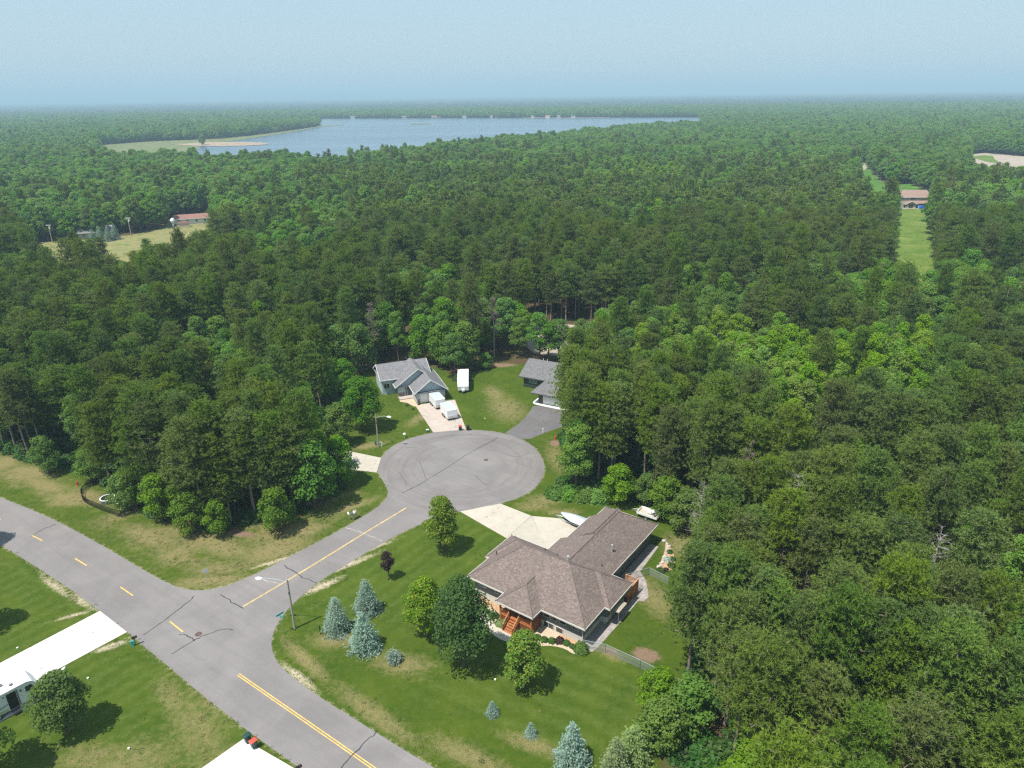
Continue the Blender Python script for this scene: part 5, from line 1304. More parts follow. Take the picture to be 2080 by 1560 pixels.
for px, py, rx, hh, mt, tx in ((1360, 1122, .5, .5, 'shrub', 'leafy perennial clump at the top of the stone garden'), (1356, 1138, .55, .6, 'spruce', 'blue-green clump in the middle of the stone garden'), (1366, 1137, .5, .6, 'shrub', 'bright clump by the edging board of the stone garden'),
                               (1364, 1150, .6, .7, 'shrub', 'rounded shrub at the low end of the stone garden'), (1342, 1160, .65, .7, 'shrub', 'green shrub outside the stone garden by the short fence'), (1353, 1158, .42, .4, 'shrub_red', 'small dark red clump in the stone garden')):
    shrub(P(px, py, .03), rx, hh, mt, tx, 450)

# ---------------------------------------------------------------- blue house
H2 = empty('blue_house', (*H2_ORG, 0), H2_ANG, 'pale blue house with grey gabled roof and white garage door', 'house')
r2 = Roof(2.6, .74)
r2.hip(-.63, 6.95, -.7, 11.0, 2.6, .74, (False, False), 'b')                          # garage gable
r2.hip(-3.73, 7.0, 4.4, 12.2, 2.58, .695, (False, False), 'b')                        # entry gable
r2.hip(-6.5, 5.2, 7.0, 15.8, 3.7, .535, (False, False), 'a')                          # main block
r2.finish(H2, M['shingle_grey'], M['trim'], None, .22)
w2 = MB(); gable_wall(w2, 0, 6.35, 0, 0, 3.0, 5.33); w2.b2(0, .12, .12, 5.0, 0, 2.55); w2.b2(6.23, 6.35, .12, 11, 0, 2.55)
w2.build('garage_wall', M['sid_blue'], H2)
w3 = MB(); gable_wall(w3, -3.1, 6.34, 5.0, 0, 2.97, 6.22); w3.build('entry_wall', M['sid_blue'], H2)
w4 = MB(); w4.b2(-6.0, 4.8, 7.6, 7.72, 0, 3.68); w4.b2(-6.0, 4.8, 15.1, 15.25, 0, 3.68)
gable_wall(w4, 7.73, 15.09, 4.68, 0, 4.04, 5.95, .12, 'b'); gable_wall(w4, 7.73, 15.09, -6.0, 0, 4.04, 5.95, .12, 'b'); w4.build('wall', M['sid_blue'], H2)
gd = MB().b2(.75, 5.6, -.05, .0, .03, 2.15).build('garage_door', M['trim'], H2)
for k in range(4):
    MB().b2(.78, 5.57, -.07, -.052, .06 + k * .52, .54 + k * .52).build('door_panel', M['trim'], gd)
MB().b2(.02, .7, -.06, -.005, 0, .95).build('stone_base', M['brick'], H2); MB().b2(5.65, 6.33, -.06, -.005, 0, .95).build('stone_base', M['brick'], H2)
MB().b2(-3.08, -1.5, 4.93, 4.995, 0, 1.0).build('stone_base', M['brick'], H2)
MB().b2(-.95, -.05, 4.93, 4.995, .3, 2.4).build('front_door', M['door_blue'], H2); window(H2, -1.25, 5.0, 1.35, .45, 2.0, 'b-', bars=0, name='side_light')
MB().b2(-3.1, .0, 3.2, 4.92, 0.0, .22).build('porch_slab', M['conc_pink'], H2)
window(H2, -5.0, 7.6, 2.0, 1.3, 1.2, 'b-')
def h2(a, b, z=0.0):
    ca, sa = math.cos(H2_ANG), math.sin(H2_ANG); return Vector((H2_ORG[0] + a * ca - b * sa, H2_ORG[1] + a * sa + b * ca, z))
tag(MB().prism([h2(a, b) for a, b in ((.4, -.3), (.4, -2.0), (-1.0, -1.2), (-1.9, 1.2), (-3.2, 2.4), (-3.2, 3.15), (-.1, 3.15), (-.1, -.1))], 0, .05).build('planting_bed', M['bedstone']), kind='structure')
shrub(P(827, 824, .04), .4, .5, 'shrub', 'small round shrub by the blue house porch', 350); shrub(P(839, 832, .04), .35, .45, 'shrub', 'small round shrub by the blue house driveway edge', 350)
shrub(P(851, 822, .04), .3, .3, 'shrub', 'tiny shrub at the garage corner of the blue house', 250)
# ---------------------------------------------------------------- dark grey house
H3 = empty('dark_grey_house', (*H3_ORG, 0), H3_ANG, 'charcoal house with grey roof partly hidden behind tall pines', 'house')
r3 = Roof(2.8, .5)
r3.hip(0, 19.0, 0, 10.6, 2.8, .5, (False, False), 'a'); r3.hip(6.6, 16.4, -7.4, 4.0, 2.78, .5, (True, False), 'b')
rf3 = r3.finish(H3, M['shingle_dark'], M['sid_dark'], None, .22)
w5 = MB(); w5.b2(.6, 18.4, 1.3, 1.42, .6, 2.75); w5.b2(.6, 18.4, 9.4, 9.52, .6, 2.75); gable_wall(w5, 1.43, 9.17, .6, .6, 3.4, 5.33, .12, 'b'); gable_wall(w5, 1.43, 9.17, 18.28, .6, 3.4, 5.33, .12, 'b'); w5.build('wall', M['sid_dark'], H3)
MB().b2(.57, 18.43, 1.27, 9.55, 0, .6).build('foundation', mat_plain('grey_block', (.24, .235, .23), .9, .1), H3)
w6 = MB(); w6.b2(7.9, 8.02, -6.0, 1.25, 0, 2.75); w6.b2(15.0, 15.12, -6.0, 1.25, 0, 2.75); w6.b2(8.03, 14.99, -6.0, -5.88, 0, 2.75); w6.build('garage_wall', M['sid_dark'], H3)
window(H3, 3.0, 1.3, 1.75, 1.9, 1.3, 'b-', 'glass_pale', 'trim'); window(H3, 12.0, 1.3, 1.75, 1.4, 1.2, 'b-')
gd = MB().b2(9.0, 14.0, -6.06, -6.0, .03, 2.3).build('garage_door', M['white'], H3)
for x in (8.85, 14.15): MB().b2(x - .12, x + .12, -6.09, -6.0, 0, 2.5).build('door_trim', M['cedar_dark'], H3)
for x in (3.6, 4.6): pipe(rf3, x, 5.5, 5.2, .55, .06, M['trim'], False)
def h3(a, b, z=0.0):
    ca, sa = math.cos(H3_ANG), math.sin(H3_ANG); return Vector((H3_ORG[0] + a * ca - b * sa, H3_ORG[1] + a * sa + b * ca, z))
tag(MB().prism(smooth_line([h3(a, b) for a, b in ((6.9, -.6), (6.6, -5.8), (6.9, -6.7), (7.8, -7.1), (16, -7.2), (16, -6.1), (8.2, -6.05), (7.85, -5.6), (7.85, -.6))], 1), 0, .09).build('concrete_apron', M['conc_edge']), kind='structure')

# ---------------------------------------------------------------- far houses
def simple_house(name, pos, rz, ln, dp, hw, slope, sid, shi, label, trim='trim', wins=4, two=False):
    t = empty(name, pos, rz, label, 'house'); r = Roof(hw, slope); r.hip(-ln / 2 - .5, ln / 2 + .5, -dp / 2 - .5, dp / 2 + .5, hw, slope, (False, False), 'a'); r.finish(t, M[shi], M[trim], None, .25)
    mb = MB(); mb.b2(-ln / 2, ln / 2, -dp / 2, -dp / 2 + .15, 0, hw); mb.b2(-ln / 2, ln / 2, dp / 2 - .15, dp / 2, 0, hw); zp = hw + (dp / 2 + .4) * slope; hg = hw + .55 * slope
    gable_wall(mb, -dp / 2 + .16, dp / 2 - .16, -ln / 2, 0, hg, zp, .15, 'b'); gable_wall(mb, -dp / 2 + .16, dp / 2 - .16, ln / 2 - .15, 0, hg, zp, .15, 'b'); mb.build('wall', M[sid], t)
    for k in range(wins): window(t, -ln / 2 + ln * (k + .5) / wins, -dp / 2, hw - 1.2, 1.3, 1.2, 'b-', bars=1)
    return t
pw = P(392, 455); hw_ = simple_house('ranch_house', (pw.x, pw.y + 5, 0), math.radians(24), 21, 8.5, 2.9, .38, 'sid_white', 'shingle_red', 'long white ranch house with red-brown roof beyond the dry field', wins=5)
MB().b2(-5.2, -4.3, -4.31, -4.26, 0, 2.2).build('front_door', M['door_blue'], hw_)
ps = P(375, 461); sh = empty('garden_shed', ps, math.radians(24), 'small pink-tan barn-roofed shed beside the ranch house', 'shed')
prof = [(-1.4, 0), (-1.4, 1.6), (-1.0, 2.4), (0, 2.8), (1.0, 2.4), (1.4, 1.6), (1.4, 0)]
mb = MB(); mb.add([(-2.6, p[0], p[1]) for p in prof] + [(2.6, p[0], p[1]) for p in prof], [tuple(range(6, -1, -1)), tuple(range(7, 14))] + [(0, 1, 8, 7), (5, 6, 13, 12)]); mb.build('shed_wall', mat_plain('pink_tan_siding', (.55, .42, .34), .7, .1), sh)
mb = MB(); mb.add([(x, p[0] * 1.06, p[1] + .06) for x in (-2.75, 2.75) for p in prof[1:6]], [(k, k + 1, k + 6, k + 5) for k in range(4)]); mb.build('shed_roof', M['shingle_red'], sh)
pf = P(1843, 423)
FH = empty('two_storey_house', (pf.x + 1, pf.y + 4.5, 0), math.radians(-3), 'two-storey tan house with rose-brown roof in a forest clearing', 'house')
rF = Roof(6.2, .62); rF.hip(-10.2, 10.2, -5, 5.5, 6.2, .62, (False, False), 'a'); rF.hip(-3.4, 3.0, -7.4, -3.0, 2.7, .5, (False, False), 'b'); rF.face([(-1, -7.2, 2.9), (9.6, -7.2, 2.9), (9.6, -4.3, 4.2), (-1, -4.3, 4.2)]); rF.face([(-1, -4.3, 4.1), (9.6, -4.3, 4.1), (9.6, -7.2, 2.8), (-1, -7.2, 2.8)])
rF.finish(FH, M['shingle_tan'], M['trim'], None, .3)
mb = MB(); mb.b2(-9.7, 9.7, -4.5, -4.3, 0, 6.2); mb.b2(-9.7, 9.7, 4.8, 5.0, 0, 6.2); gable_wall(mb, -4.29, 4.79, -9.7, 0, 6.6, 9.35, .15, 'b'); gable_wall(mb, -4.29, 4.79, 9.55, 0, 6.6, 9.35, .15, 'b'); gable_wall(mb, -3.0, 2.6, -6.9, 0, 2.85, 4.2); mb.build('wall', M['sid_tan'], FH)
for x, z, wd, ht in ((-6.6, 1.6, 2.6, 2.2), (-6.6, 4.0, 2.8, 1.2), (1.5, 5.4, 2.6, 1.2)): window(FH, x, -4.5, z, wd, ht, 'b-')
window(FH, -.2, -6.9, 1.4, 2.6, 2.2, 'b-', name='patio_door'); MB().b2(-10.1, -9.0, -2.5, -1.2, 0, 9.6).build('chimney', M['brick'], FH)
for x in (4.0, 9.2): MB().b2(x - .1, x + .1, -7.0, -6.8, 0, 2.8).build('porch_post', M['trim'], FH)
tag(MB().prism([(pf.x - 10, pf.y - .5), (pf.x + 11, pf.y - .8), (pf.x + 11, pf.y - 3.4), (pf.x - 8, pf.y - 3.4)], .16, .3).build('patio_slab', M['conc_warm']), kind='structure')
bt = empty('blue_tarp_pile', (pf.x + 6.2, pf.y - 2.2, .3), 0, 'bright blue tarp draped over a load beside the two-storey house', 'tarp')
mb = MB(); prof = [(-1.6, 0), (-1.5, 1.1), (-.5, 1.7), (.8, 1.6), (1.6, .9), (1.8, 0)]
mb.add([(p[0] * s, y, p[1] * s) for y, s in ((-1.3, .85), (0, 1.05), (1.3, .9)) for p in prof], [(i * 6 + k, i * 6 + k + 1, i * 6 + k + 7, i * 6 + k + 6) for i in range(2) for k in range(5)] + [(5, 4, 3, 2, 1, 0), (12, 13, 14, 15, 16, 17)]); mb.build('tarp_sheet', M['blue_tarp'], bt)
pc = P(1893, 416); ctr = None
# cottages along the far shore
SHORE = [(433, 243.8, 14, 'sid_tan', 'shingle_red', 'small tan cottage at the end of the lake arm'), (885, 240.3, 26, 'sid_tan', 'shingle_red', 'long pink-brown lodge on the far lakeshore'), (943, 240.2, 11, 'sid_white', 'shingle_dark', 'white gabled cottage next to the long lodge on the far shore'), (1011, 239.7, 14, 'sid_tan', 'shingle_tan', 'tall pale-pink house alone on the far shore'),
         (998, 239.9, 7, 'sid_white', 'shingle_grey', 'tiny white boathouse beside the tall pink shore house'), (1084, 239.5, 12, 'sid_white', 'shingle_tan', 'white cottage at the start of the far sand beach'), (1113, 239.5, 12, 'sid_white', 'shingle_red', 'white cottage with reddish roof on the far sand beach'), (1136, 239.3, 10, 'sid_tan', 'shingle_dark', 'tan cottage on the far sand beach'), (1165, 239.3, 11, 'sid_white', 'shingle_grey', 'white cottage past the far sand beach'),
         (715, 241.3, 13, 'sid_white', 'shingle_grey', 'white cottage behind the wooded point'), (618, 242, 11, 'sid_white', 'shingle_dark', 'white cottage in line with the tip of the wooded point'), (820, 240.8, 13, 'sid_tan', 'shingle_dark', 'tan cottage between the wooded point and the long lodge')]
for px, py, ln, sd_, sh_, tx in SHORE:
    q = P(px, py); simple_house('lake_cottage', (q.x, q.y + 12, .3), math.atan2(-q.x, q.y) * 1.0, ln, 8.5, 4.2, .6, sd_, sh_, tx, wins=2)
for px, py, rz in ((515, 329, .2), (815, 338, -.1), (150, 474, .3)):
    q = P(px, py, 5); simple_house('wooded_house', (q.x, q.y + (18 if px < 200 else 0), 0), rz, 14, 8, 3.0 if px < 200 else 6.5, .55, 'sid_tan', 'shingle_grey', {515: 'grey-roofed house among lakeside trees', 815: 'tan-roofed house half hidden in the mid woods', 150: 'grey house under pines beside the dry field'}[px], wins=3)
# sand beach along the far shore
tag(MB().sheet(PX([(1062, 240.1), (1130, 239.7), (1240, 239.3), (1240, 238.7), (1130, 239.1), (1062, 239.4)]), .6).build('beach', M['sandbar']), kind='structure')
M['conc_far'] = M['conc_white']

# ================================================================== STREET FURNITURE AND VEHICLES
def street_lamp(base, h, arm, label, arm_drop=0.55):
    """arm: Vector in xy (length = reach)"""
    t = empty('street_lamp', base, 0, label, 'street lamp')
    MB().tube([(0, 0, 0), (0, 0, h)], [.15, .11], 9).build('pole', M['wood_pole'], t)
    a = Vector((arm.x, arm.y, 0)); z = h - arm_drop
    MB().tube([(0, 0, z), a * .3 + Vector((0, 0, z + .28)), a * .65 + Vector((0, 0, z + .42)), a * .95 + Vector((0, 0, z + .38))], .035, 6).build('arm', M['alu'], t)
    d = a.normalized(); c = a + Vector((0, 0, z + .36)); s = d.cross(Vector((0, 0, 1)))
    vs = []; 
    for u, wd, top, bot in ((-.35, .07, .06, -.05), (-.1, .17, .12, -.1), (.25, .2, .12, -.14), (.5, .1, .05, -.08)):
        vs += [c + d * u + s * wd * .6 + Vector((0, 0, top)), c + d * u - s * wd * .6 + Vector((0, 0, top)), c + d * u - s * wd + Vector((0, 0, bot)), c + d * u + s * wd + Vector((0, 0, bot))]
    MB().add(vs, [(3, 2, 1, 0), (12, 13, 14, 15)] + [(i * 4 + k, i * 4 + (k + 1) % 4, i * 4 + 4 + (k + 1) % 4, i * 4 + 4 + k) for i in range(3) for k in range(4)]).build('lamp_head', M['bright'], t)
    MB().tube([(0.0, -.13, h * .72), (0.0, -.13, h * .72 + .35)], .05, 6).build('bracket', M['black'], t)
    return t
b1 = P(599, 1277); e1 = P(527, 1176, 7.4); street_lamp(b1, 7.5, e1 - Vector((b1.x, b1.y, 0)), 'wooden street lamp pole at the corner lawn by the street-name sign', .35)
b2_ = P(769, 909); e2 = P(789, 845, 6.8); street_lamp(b2_, 7.0, e2 - Vector((b2_.x, b2_.y, 0)), 'wooden street lamp pole at the cul-de-sac beside utility boxes', .7)
# street-name sign with two crossing blades
t = empty('street_name_sign', P(575, 1287), .0, 'teal street-name sign with two crossed blades on the corner lawn', 'street sign')
MB().cyl((0, 0, 0), .035, 2.9, 8).build('post', M['steel'], t)
MB().box((0, 0, 2.75), (1.05, .03, .24), math.radians(-28)).build('name_blade', M['teal_sign'], t); MB().box((0, 0, 3.02), (1.05, .03, .24), math.radians(50)).build('name_blade', M['teal_sign'], t)
# stop sign seen from its bare back
t = empty('stop_sign', P(423, 1190), math.radians(205), 'octagonal road sign with its bare metal back, on the verge corner', 'road sign')
MB().b2(-.03, .03, -.02, .02, 0, 2.6).build('post', M['steel'], t)
oc = [(.38 * math.cos(math.radians(22.5 + 45 * k)), .38 * math.sin(math.radians(22.5 + 45 * k))) for k in range(8)]
MB().add([(p[0], -.03, 2.45 + p[1]) for p in oc] + [(p[0], -.05, 2.45 + p[1]) for p in oc], [tuple(range(8)), tuple(range(15, 7, -1))] + [(k, k + 8, (k + 1) % 8 + 8, (k + 1) % 8) for k in range(8)]).build('sign_plate', M['alu'], t)
MB().add([(p[0] * .97, -.053, 2.45 + p[1] * .97) for p in oc], [tuple(range(8))]).build('sign_face', M['red_plastic'], t)
def mailbox(pos, rz, mat, label, post='wood_pole', group=None, h=1.05):
    t = empty('mailbox', pos, rz, label, 'mailbox', group); MB().b2(-.05, .05, -.05, .05, 0, h).build('post', M[post], t)
    pr_ = [(-.1, 0), (-.1, .14)] + [(-.1 * math.cos(a), .14 + .1 * math.sin(a)) for a in (.6, 1.1, 1.57, 2.04, 2.54)] + [(.1, .14), (.1, 0)]; n = len(pr_)
    MB().add([(-.28, p[0] * 1.2, h + p[1] * 1.2) for p in pr_] + [(.32, p[0] * 1.2, h + p[1] * 1.2) for p in pr_], [tuple(range(n - 1, -1, -1)), tuple(range(n, 2 * n))] + [(k, (k + 1) % n, (k + 1) % n + n, k + n) for k in range(n)]).build('box', M[mat], t)
    MB().b2(.1, .16, -.14, -.125, h + .1, h + .3).build('flag', M['red_plastic'], t); MB().b2(.325, .34, -.1, .1, h + .02, h + .22).build('door', M[mat], t)
    return t
ra = math.radians(-62)
mailbox(P(709, 1056), ra, 'white', 'white mailbox at the low end of the row on the verge'); mailbox(P(716.5, 1056), ra, 'hull', 'dark mailbox in the middle of the row on the verge'); mailbox(P(724, 1051.5), ra, 'tan', 'tan mailbox at the lamp end of the row on the verge'); mailbox(P(720.5, 1053.5), ra, 'white', 'second white mailbox in the row on the verge')
mailbox(P(276, 1310), math.radians(35), 'black', 'black mailbox by the white driveway and the road', 'util_green'); mailbox(P(609, 1575), math.radians(35), 'black', 'black mailbox beside the bottom concrete driveway')
# wheeled bins
def wheelie_bin(pos, rz, body, lid, label):
    t = empty('wheelie_bin', pos, rz, label, 'bin')
    def ring(w_, d_, z, o=0): return [(-w_, -d_ + o, z), (w_, -d_ + o, z), (w_, d_ + o, z), (-w_, d_ + o, z)]
    MB().add(ring(.2, .22, .08) + ring(.27, .33, .98), [(3, 2, 1, 0), (4, 5, 6, 7), (0, 1, 5, 4), (1, 2, 6, 5), (2, 3, 7, 6), (3, 0, 4, 7)]).build('body', M[body], t)
    MB().add(ring(.31, .38, .99) + ring(.3, .36, 1.05) + ring(.2, .24, 1.1), [(3, 2, 1, 0), (8, 9, 10, 11)] + [(r * 4 + k, r * 4 + (k + 1) % 4, r * 4 + 4 + (k + 1) % 4, r * 4 + 4 + k) for r in range(2) for k in range(4)]).build('lid', M[lid], t)
    MB().tube([(-.25, .42, .98), (.25, .42, .98)], .025, 6).build('handle', M['black'], t)
    for x in (-.24, .24): MB().tube([(x - .03, .26, .13), (x + .03, .26, .13)], .13, 10).build('wheel', M['rubber'], t)
    return t
wheelie_bin(P(504, 1508), math.radians(-40), 'dark_green', 'dark_green', 'dark green wheeled bin next to the red-lidded bin by the road'); wheelie_bin(P(517, 1519), math.radians(-40), 'dark_green', 'red_plastic', 'red-lidded wheeled bin beside the dark green bin on white concrete')
wheelie_bin(P(935, 874), math.radians(20), 'black', 'red_plastic', 'red-lidded black bin at the foot of the blue house driveway'); wheelie_bin(P(951, 874), math.radians(10), 'black', 'black', 'all-black bin on the grass edge by the blue house driveway')
# hydrants, boxes, posts
def hydrant(pos, label):
    t = empty('fire_hydrant', pos, 0, label, 'hydrant')
    MB().cyl((0, 0, 0), .17, .06, 12).cyl((0, 0, .06), .11, .58, 12).cyl((0, 0, .64), .14, .05, 12).build('barrel', M['hydrant'], t)
    MB().tube([(0, 0, .69), (0, 0, .78), (0, 0, .86)], [.13, .1, .03], 12).build('bonnet', M['hydrant'], t)
    MB().tube([(-.2, 0, .5), (.2, 0, .5)], .055, 8).tube([(0, -.2, .48), (0, 0, .48)], .07, 8).build('nozzles', M['hydrant'], t); MB().tube([(.14, .1, .1), (.16, .12, 1.6)], .015, 5).build('marker_rod', M['yellow_old'], t)
hydrant(P(1128, 892.5), 'red fire hydrant at the edge of the pines by the cul-de-sac'); hydrant(P(158, 986), 'red fire hydrant on the verge by the main road')
def pedestal(pos, w_, d_, h, mat, label, capm=None, cat='utility box', rz=0.3):
    t = empty('utility_pedestal', pos, rz, label, cat); MB().b2(-w_ / 2, w_ / 2, -d_ / 2, d_ / 2, 0, h).build('cabinet', M[mat], t); MB().b2(-w_ / 2 - .02, w_ / 2 + .02, -d_ / 2 - .02, d_ / 2 + .02, h, h + .06).build('cap', M[capm or mat], t); return t
pedestal(P(763.5, 904), .3, .25, 1.0, 'util_green', 'green utility pedestal behind the cul-de-sac lamp pole'); pedestal(P(775.5, 907.5), .2, .2, .9, 'pale_green', 'pale utility pedestal in front of the cul-de-sac lamp pole'); pedestal(P(772, 903.5), .3, .3, .5, 'steel', 'low grey utility box at the cul-de-sac lamp pole')
pedestal(P(868.5, 878), .5, .4, .55, 'util_green', 'low green utility box with a pale lid by the blue house driveway', 'pale_green'); pedestal(P(651, 1288), .12, .12, 1.2, 'black', 'thin dark utility post beside the blue spruce')
pedestal(P(1103, 879.5), .14, .14, .9, 'white', 'white marker post by the dark asphalt driveway', cat='post'); pedestal(P(270, 1312), .3, .2, .7, 'teal_sign', 'small teal box at the foot of the black mailbox')
t = empty('globe_lamp', P(822, 889), 0, 'white globe on a short post on the cul-de-sac verge', 'garden lamp'); MB().cyl((0, 0, 0), .04, .6, 8).build('post', M['white'], t); MB().tube([(0, 0, .6), (0, 0, .68), (0, 0, .8), (0, 0, .95), (0, 0, 1.02)], [.1, .24, .3, .22, .05], 14).build('globe', M['white'], t)
for px, py, tx in ((36, 1317.5, 'white plastic pipe cap on the lawn above the white driveway'), (179, 1379, 'white pipe cap beside the leafy yard tree'), (262, 1522, 'white pipe cap in the dry grass near the bottom driveway'), (1006, 1382, 'pale utility cap on the lawn below the big oak'), (985, 851, 'white pipe cap on the dry lawn of the cul-de-sac')):
    t = empty('pipe_cap', P(px, py), 0, tx, 'pipe cap'); MB().cyl((0, 0, 0), .08, .14, 10).build('pipe', M['white'], t); MB().cyl((0, 0, .14), .11, .05, 10).build('cap', M['white'], t)
# black picket fence curving round the tub
fp = smooth_line(PX([(222, 978), (196, 982), (176, 992), (166, 1004), (168, 1016), (178, 1024), (198, 1033), (222, 1042), (250, 1052)]), 2)
t = empty('black_fence', fp[0], 0, 'low curved black picket fence on the verge by the wooded lot', 'fence')
ln = [0]; 
for a, b in zip(fp[:-1], fp[1:]): ln.append(ln[-1] + (b - a).length)
def along(path, ln, s):
    for i in range(len(path) - 1):
        if s <= ln[i + 1]: return path[i].lerp(path[i + 1], (s - ln[i]) / max(1e-6, ln[i + 1] - ln[i]))
    return path[-1]
pk_me = MB().b2(-.03, .03, -.03, .03, 0, 1.15).mesh('picket', M['black']); k = 0.0
while k < ln[-1]:
    o = bpy.data.objects.new('picket', pk_me); col.objects.link(o); o.parent = t; o.location = along(fp, ln, k) - fp[0]; k += .3
for z in (.25, 1.0): MB().tube([p - fp[0] + Vector((0, 0, z)) for p in fp], .03, 4).build('rail', M['black'], t)
t = empty('round_tub', P(220, 1019), 0, 'white-rimmed dark round tub in the fenced yard', 'tub')
MB().cyl((0, 0, 0), 1.1, .75, 24).build('shell', M['hull'], t)
mb = MB(); n = 24
mb.add([(r_ * math.cos(k * 6.2832 / n), r_ * math.sin(k * 6.2832 / n), z) for r_, z in ((1.16, .7), (1.16, .82), (1.0, .82), (1.0, .76)) for k in range(n)], [(i * n + k, i * n + (k + 1) % n, (i + 1) * n + (k + 1) % n, (i + 1) * n + k) for i in range(3) for k in range(n)]); mb.build('rim', M['bright'], t); MB().cyl((0, 0, .76), 1.01, .015, 24).build('cover', M['black'], t)
t = empty('garden_bench', P(236, 1023), math.radians(-40), 'pale low bench beside the round tub', 'bench'); MB().b2(-.9, .9, -.2, .2, .38, .44).build('seat', M['white'], t)
for x in (-.75, .75): MB().b2(x - .05, x + .05, -.18, .18, 0, .38).build('leg', M['white'], t)

# ---- trailers
def wheel(root, x, y, r=.33, wd=.2, side=1):
    o = MB().tube([(x, y - wd / 2, r), (x, y + wd / 2, r)], r, 16).build('wheel', M['rubber'], root)
    MB().tube([(x, y - wd / 2 - .01, r), (x, y + wd / 2 + .01, r)], r * .55, 12).build('rim', M['alu'], o); return o
def extrude_profile(prof, y0, y1):
    """side profile (x,z) swept across y"""
    n = len(prof); return [(p[0], y0, p[1]) for p in prof] + [(p[0], y1, p[1]) for p in prof], [tuple(range(n)), tuple(range(2 * n - 1, n - 1, -1))] + [(k, k + n, (k + 1) % n + n, (k + 1) % n) for k in range(n)]
def camper(pos, rz, ln, label, detail=True, name='camping_trailer'):
    t = empty(name, pos, rz, label, 'trailer'); h = 3.0; w_ = 1.22
    prof = [(-ln / 2, .55), (-ln / 2, h - .1), (-ln / 2 + .15, h), (ln / 2 - 1.1, h), (ln / 2 - .6, h - .25), (ln / 2 - .25, h - .8), (ln / 2, 1.5), (ln / 2 - .1, .55)]
    side = [(x, z) for x, z in prof]
    MB().add(*extrude_profile(side, -w_, w_)).build('body', M['bright'], t)
    rp = [(-ln / 2 - .01, h - .12), (-ln / 2 + .14, h + .02), (ln / 2 - 1.1, h + .025), (ln / 2 - .58, h - .23), (ln / 2 - .22, h - .79), (ln / 2 + .03, 1.5)]
    mb = MB(); mb.add([(p[0], y, p[1]) for p in rp for y in (-w_ - .02, w_ + .02)], [(2 * k, 2 * k + 1, 2 * k + 3, 2 * k + 2) for k in range(5)]); mb.build('roof_skin', M['white'], t)
    MB().b2(-ln / 2 + .1, ln / 2 - .1, -1.0, 1.0, .38, .54).build('chassis', M['black'], t)
    for x in (-.9, .0): 
        for y in (-1.12, 1.12): wheel(t, x, y, .36, .22)
    MB().tube([(ln / 2 - .1, -.7, .48), (ln / 2 + 1.1, 0, .48), (ln / 2 - .1, .7, .48)], .06, 4).build('hitch', M['black'], t)
    MB().tube([(ln / 2 + .9, 0, 0), (ln / 2 + .9, 0, .75)], .045, 6).build('jack', M['black'], t)
    MB().b2(ln / 2 + .05, ln / 2 + .5, -.3, .3, .55, 1.0).build('gas_bottle_cover', M['black'] if detail else M['white'], t)
    if detail:
        for x, y, wd, d_ in ((1.0, .25, .75, .5), (-1.5, 0, .6, .6)): MB().b2(x - wd / 2, x + wd / 2, y - d_ / 2, y + d_ / 2, h + .026, h + .14).build('roof_hatch', M['hull'], t)
        MB().tube([(2.0, -.5, h + .02), (2.0, -.5, h + .14)], [.22, .18], 12).build('roof_vent', M['hull'], t)
        y = -w_ - .012
        MB().b2(1.15, 2.05, y - .01, y + .01, .6, 2.65).build('open_doorway', M['black'], t)
        MB().b2(2.1, 2.22, y - .03, y + .01, .6, 2.7).build('grab_rail', M['hull'], t)
        MB().add([(2.95, y - .01, 1.75), (3.85, y - .01, 1.75), (3.55, y - .01, 2.45), (2.95, y - .01, 2.45)], [(0, 1, 2, 3)]).build('window', M['glass'], t); MB().b2(-.9, .3, y - .012, y + .01, 1.7, 2.4).build('window', M['glass'], t)
        MB().tube([(2.5, y, 2.3), (2.5, y - .02, 2.3)], .13, 12).build('porthole', M['hull'], t)
        # dark slanted script on the side
        pts = []
        for k in range(60): u = k / 59; pts.append((-.15 + u * 1.25, y - .015, 1.35 + .12 * u + .09 * math.sin(u * 44) * (1 - .35 * u)))
        MB().tube(pts, .018, 4).build('side_lettering', M['hull'], t)
        MB().tube([(-.2, y - .015, 1.16), (.5, y - .015, 1.22), (1.1, y - .015, 1.4)], [.008, .022, .008], 4).build('side_swoosh', M['hull'], t)
        for x, z in ((.9, 2.55), (.35, 2.5)): MB().b2(x - .06, x + .06, y - .05, y, z - .08, z + .06).build('side_lamp', M['hull'], t)
        MB().b2(-ln / 2 + .1, 1.0, y - .008, y + .01, .58, .95).build('lower_stripe', M['alu'], t)
        for k in range(2): MB().b2(1.2, 1.95, -w_ - .35 - .25 * k, -w_ - .1 - .25 * k, .38 - .2 * k, .42 - .2 * k).build('step', M['black'], t)
    return t
q0, q1 = P(105, 1392), P(0, 1449); dv = (q0 - q1).normalized(); rz = math.atan2(dv.y, dv.x)
hp = P(97, 1388, .5); LN = 8.6; c0 = Vector((hp.x, hp.y, 0)) - dv * (LN / 2 + .9); camper((c0.x, c0.y, .035), rz, LN, 'white camping trailer with open door parked on a concrete pad')
q0, q1 = P(940, 806), P(941, 775); dv = (q0 - q1).normalized(); rz = math.atan2(dv.y, dv.x); c0 = P(941, 800) - dv * 4.2
camper((c0.x, c0.y, 0), rz, 7.2, 'white camper parked on grass under the trees between the houses', False, 'white_camper')
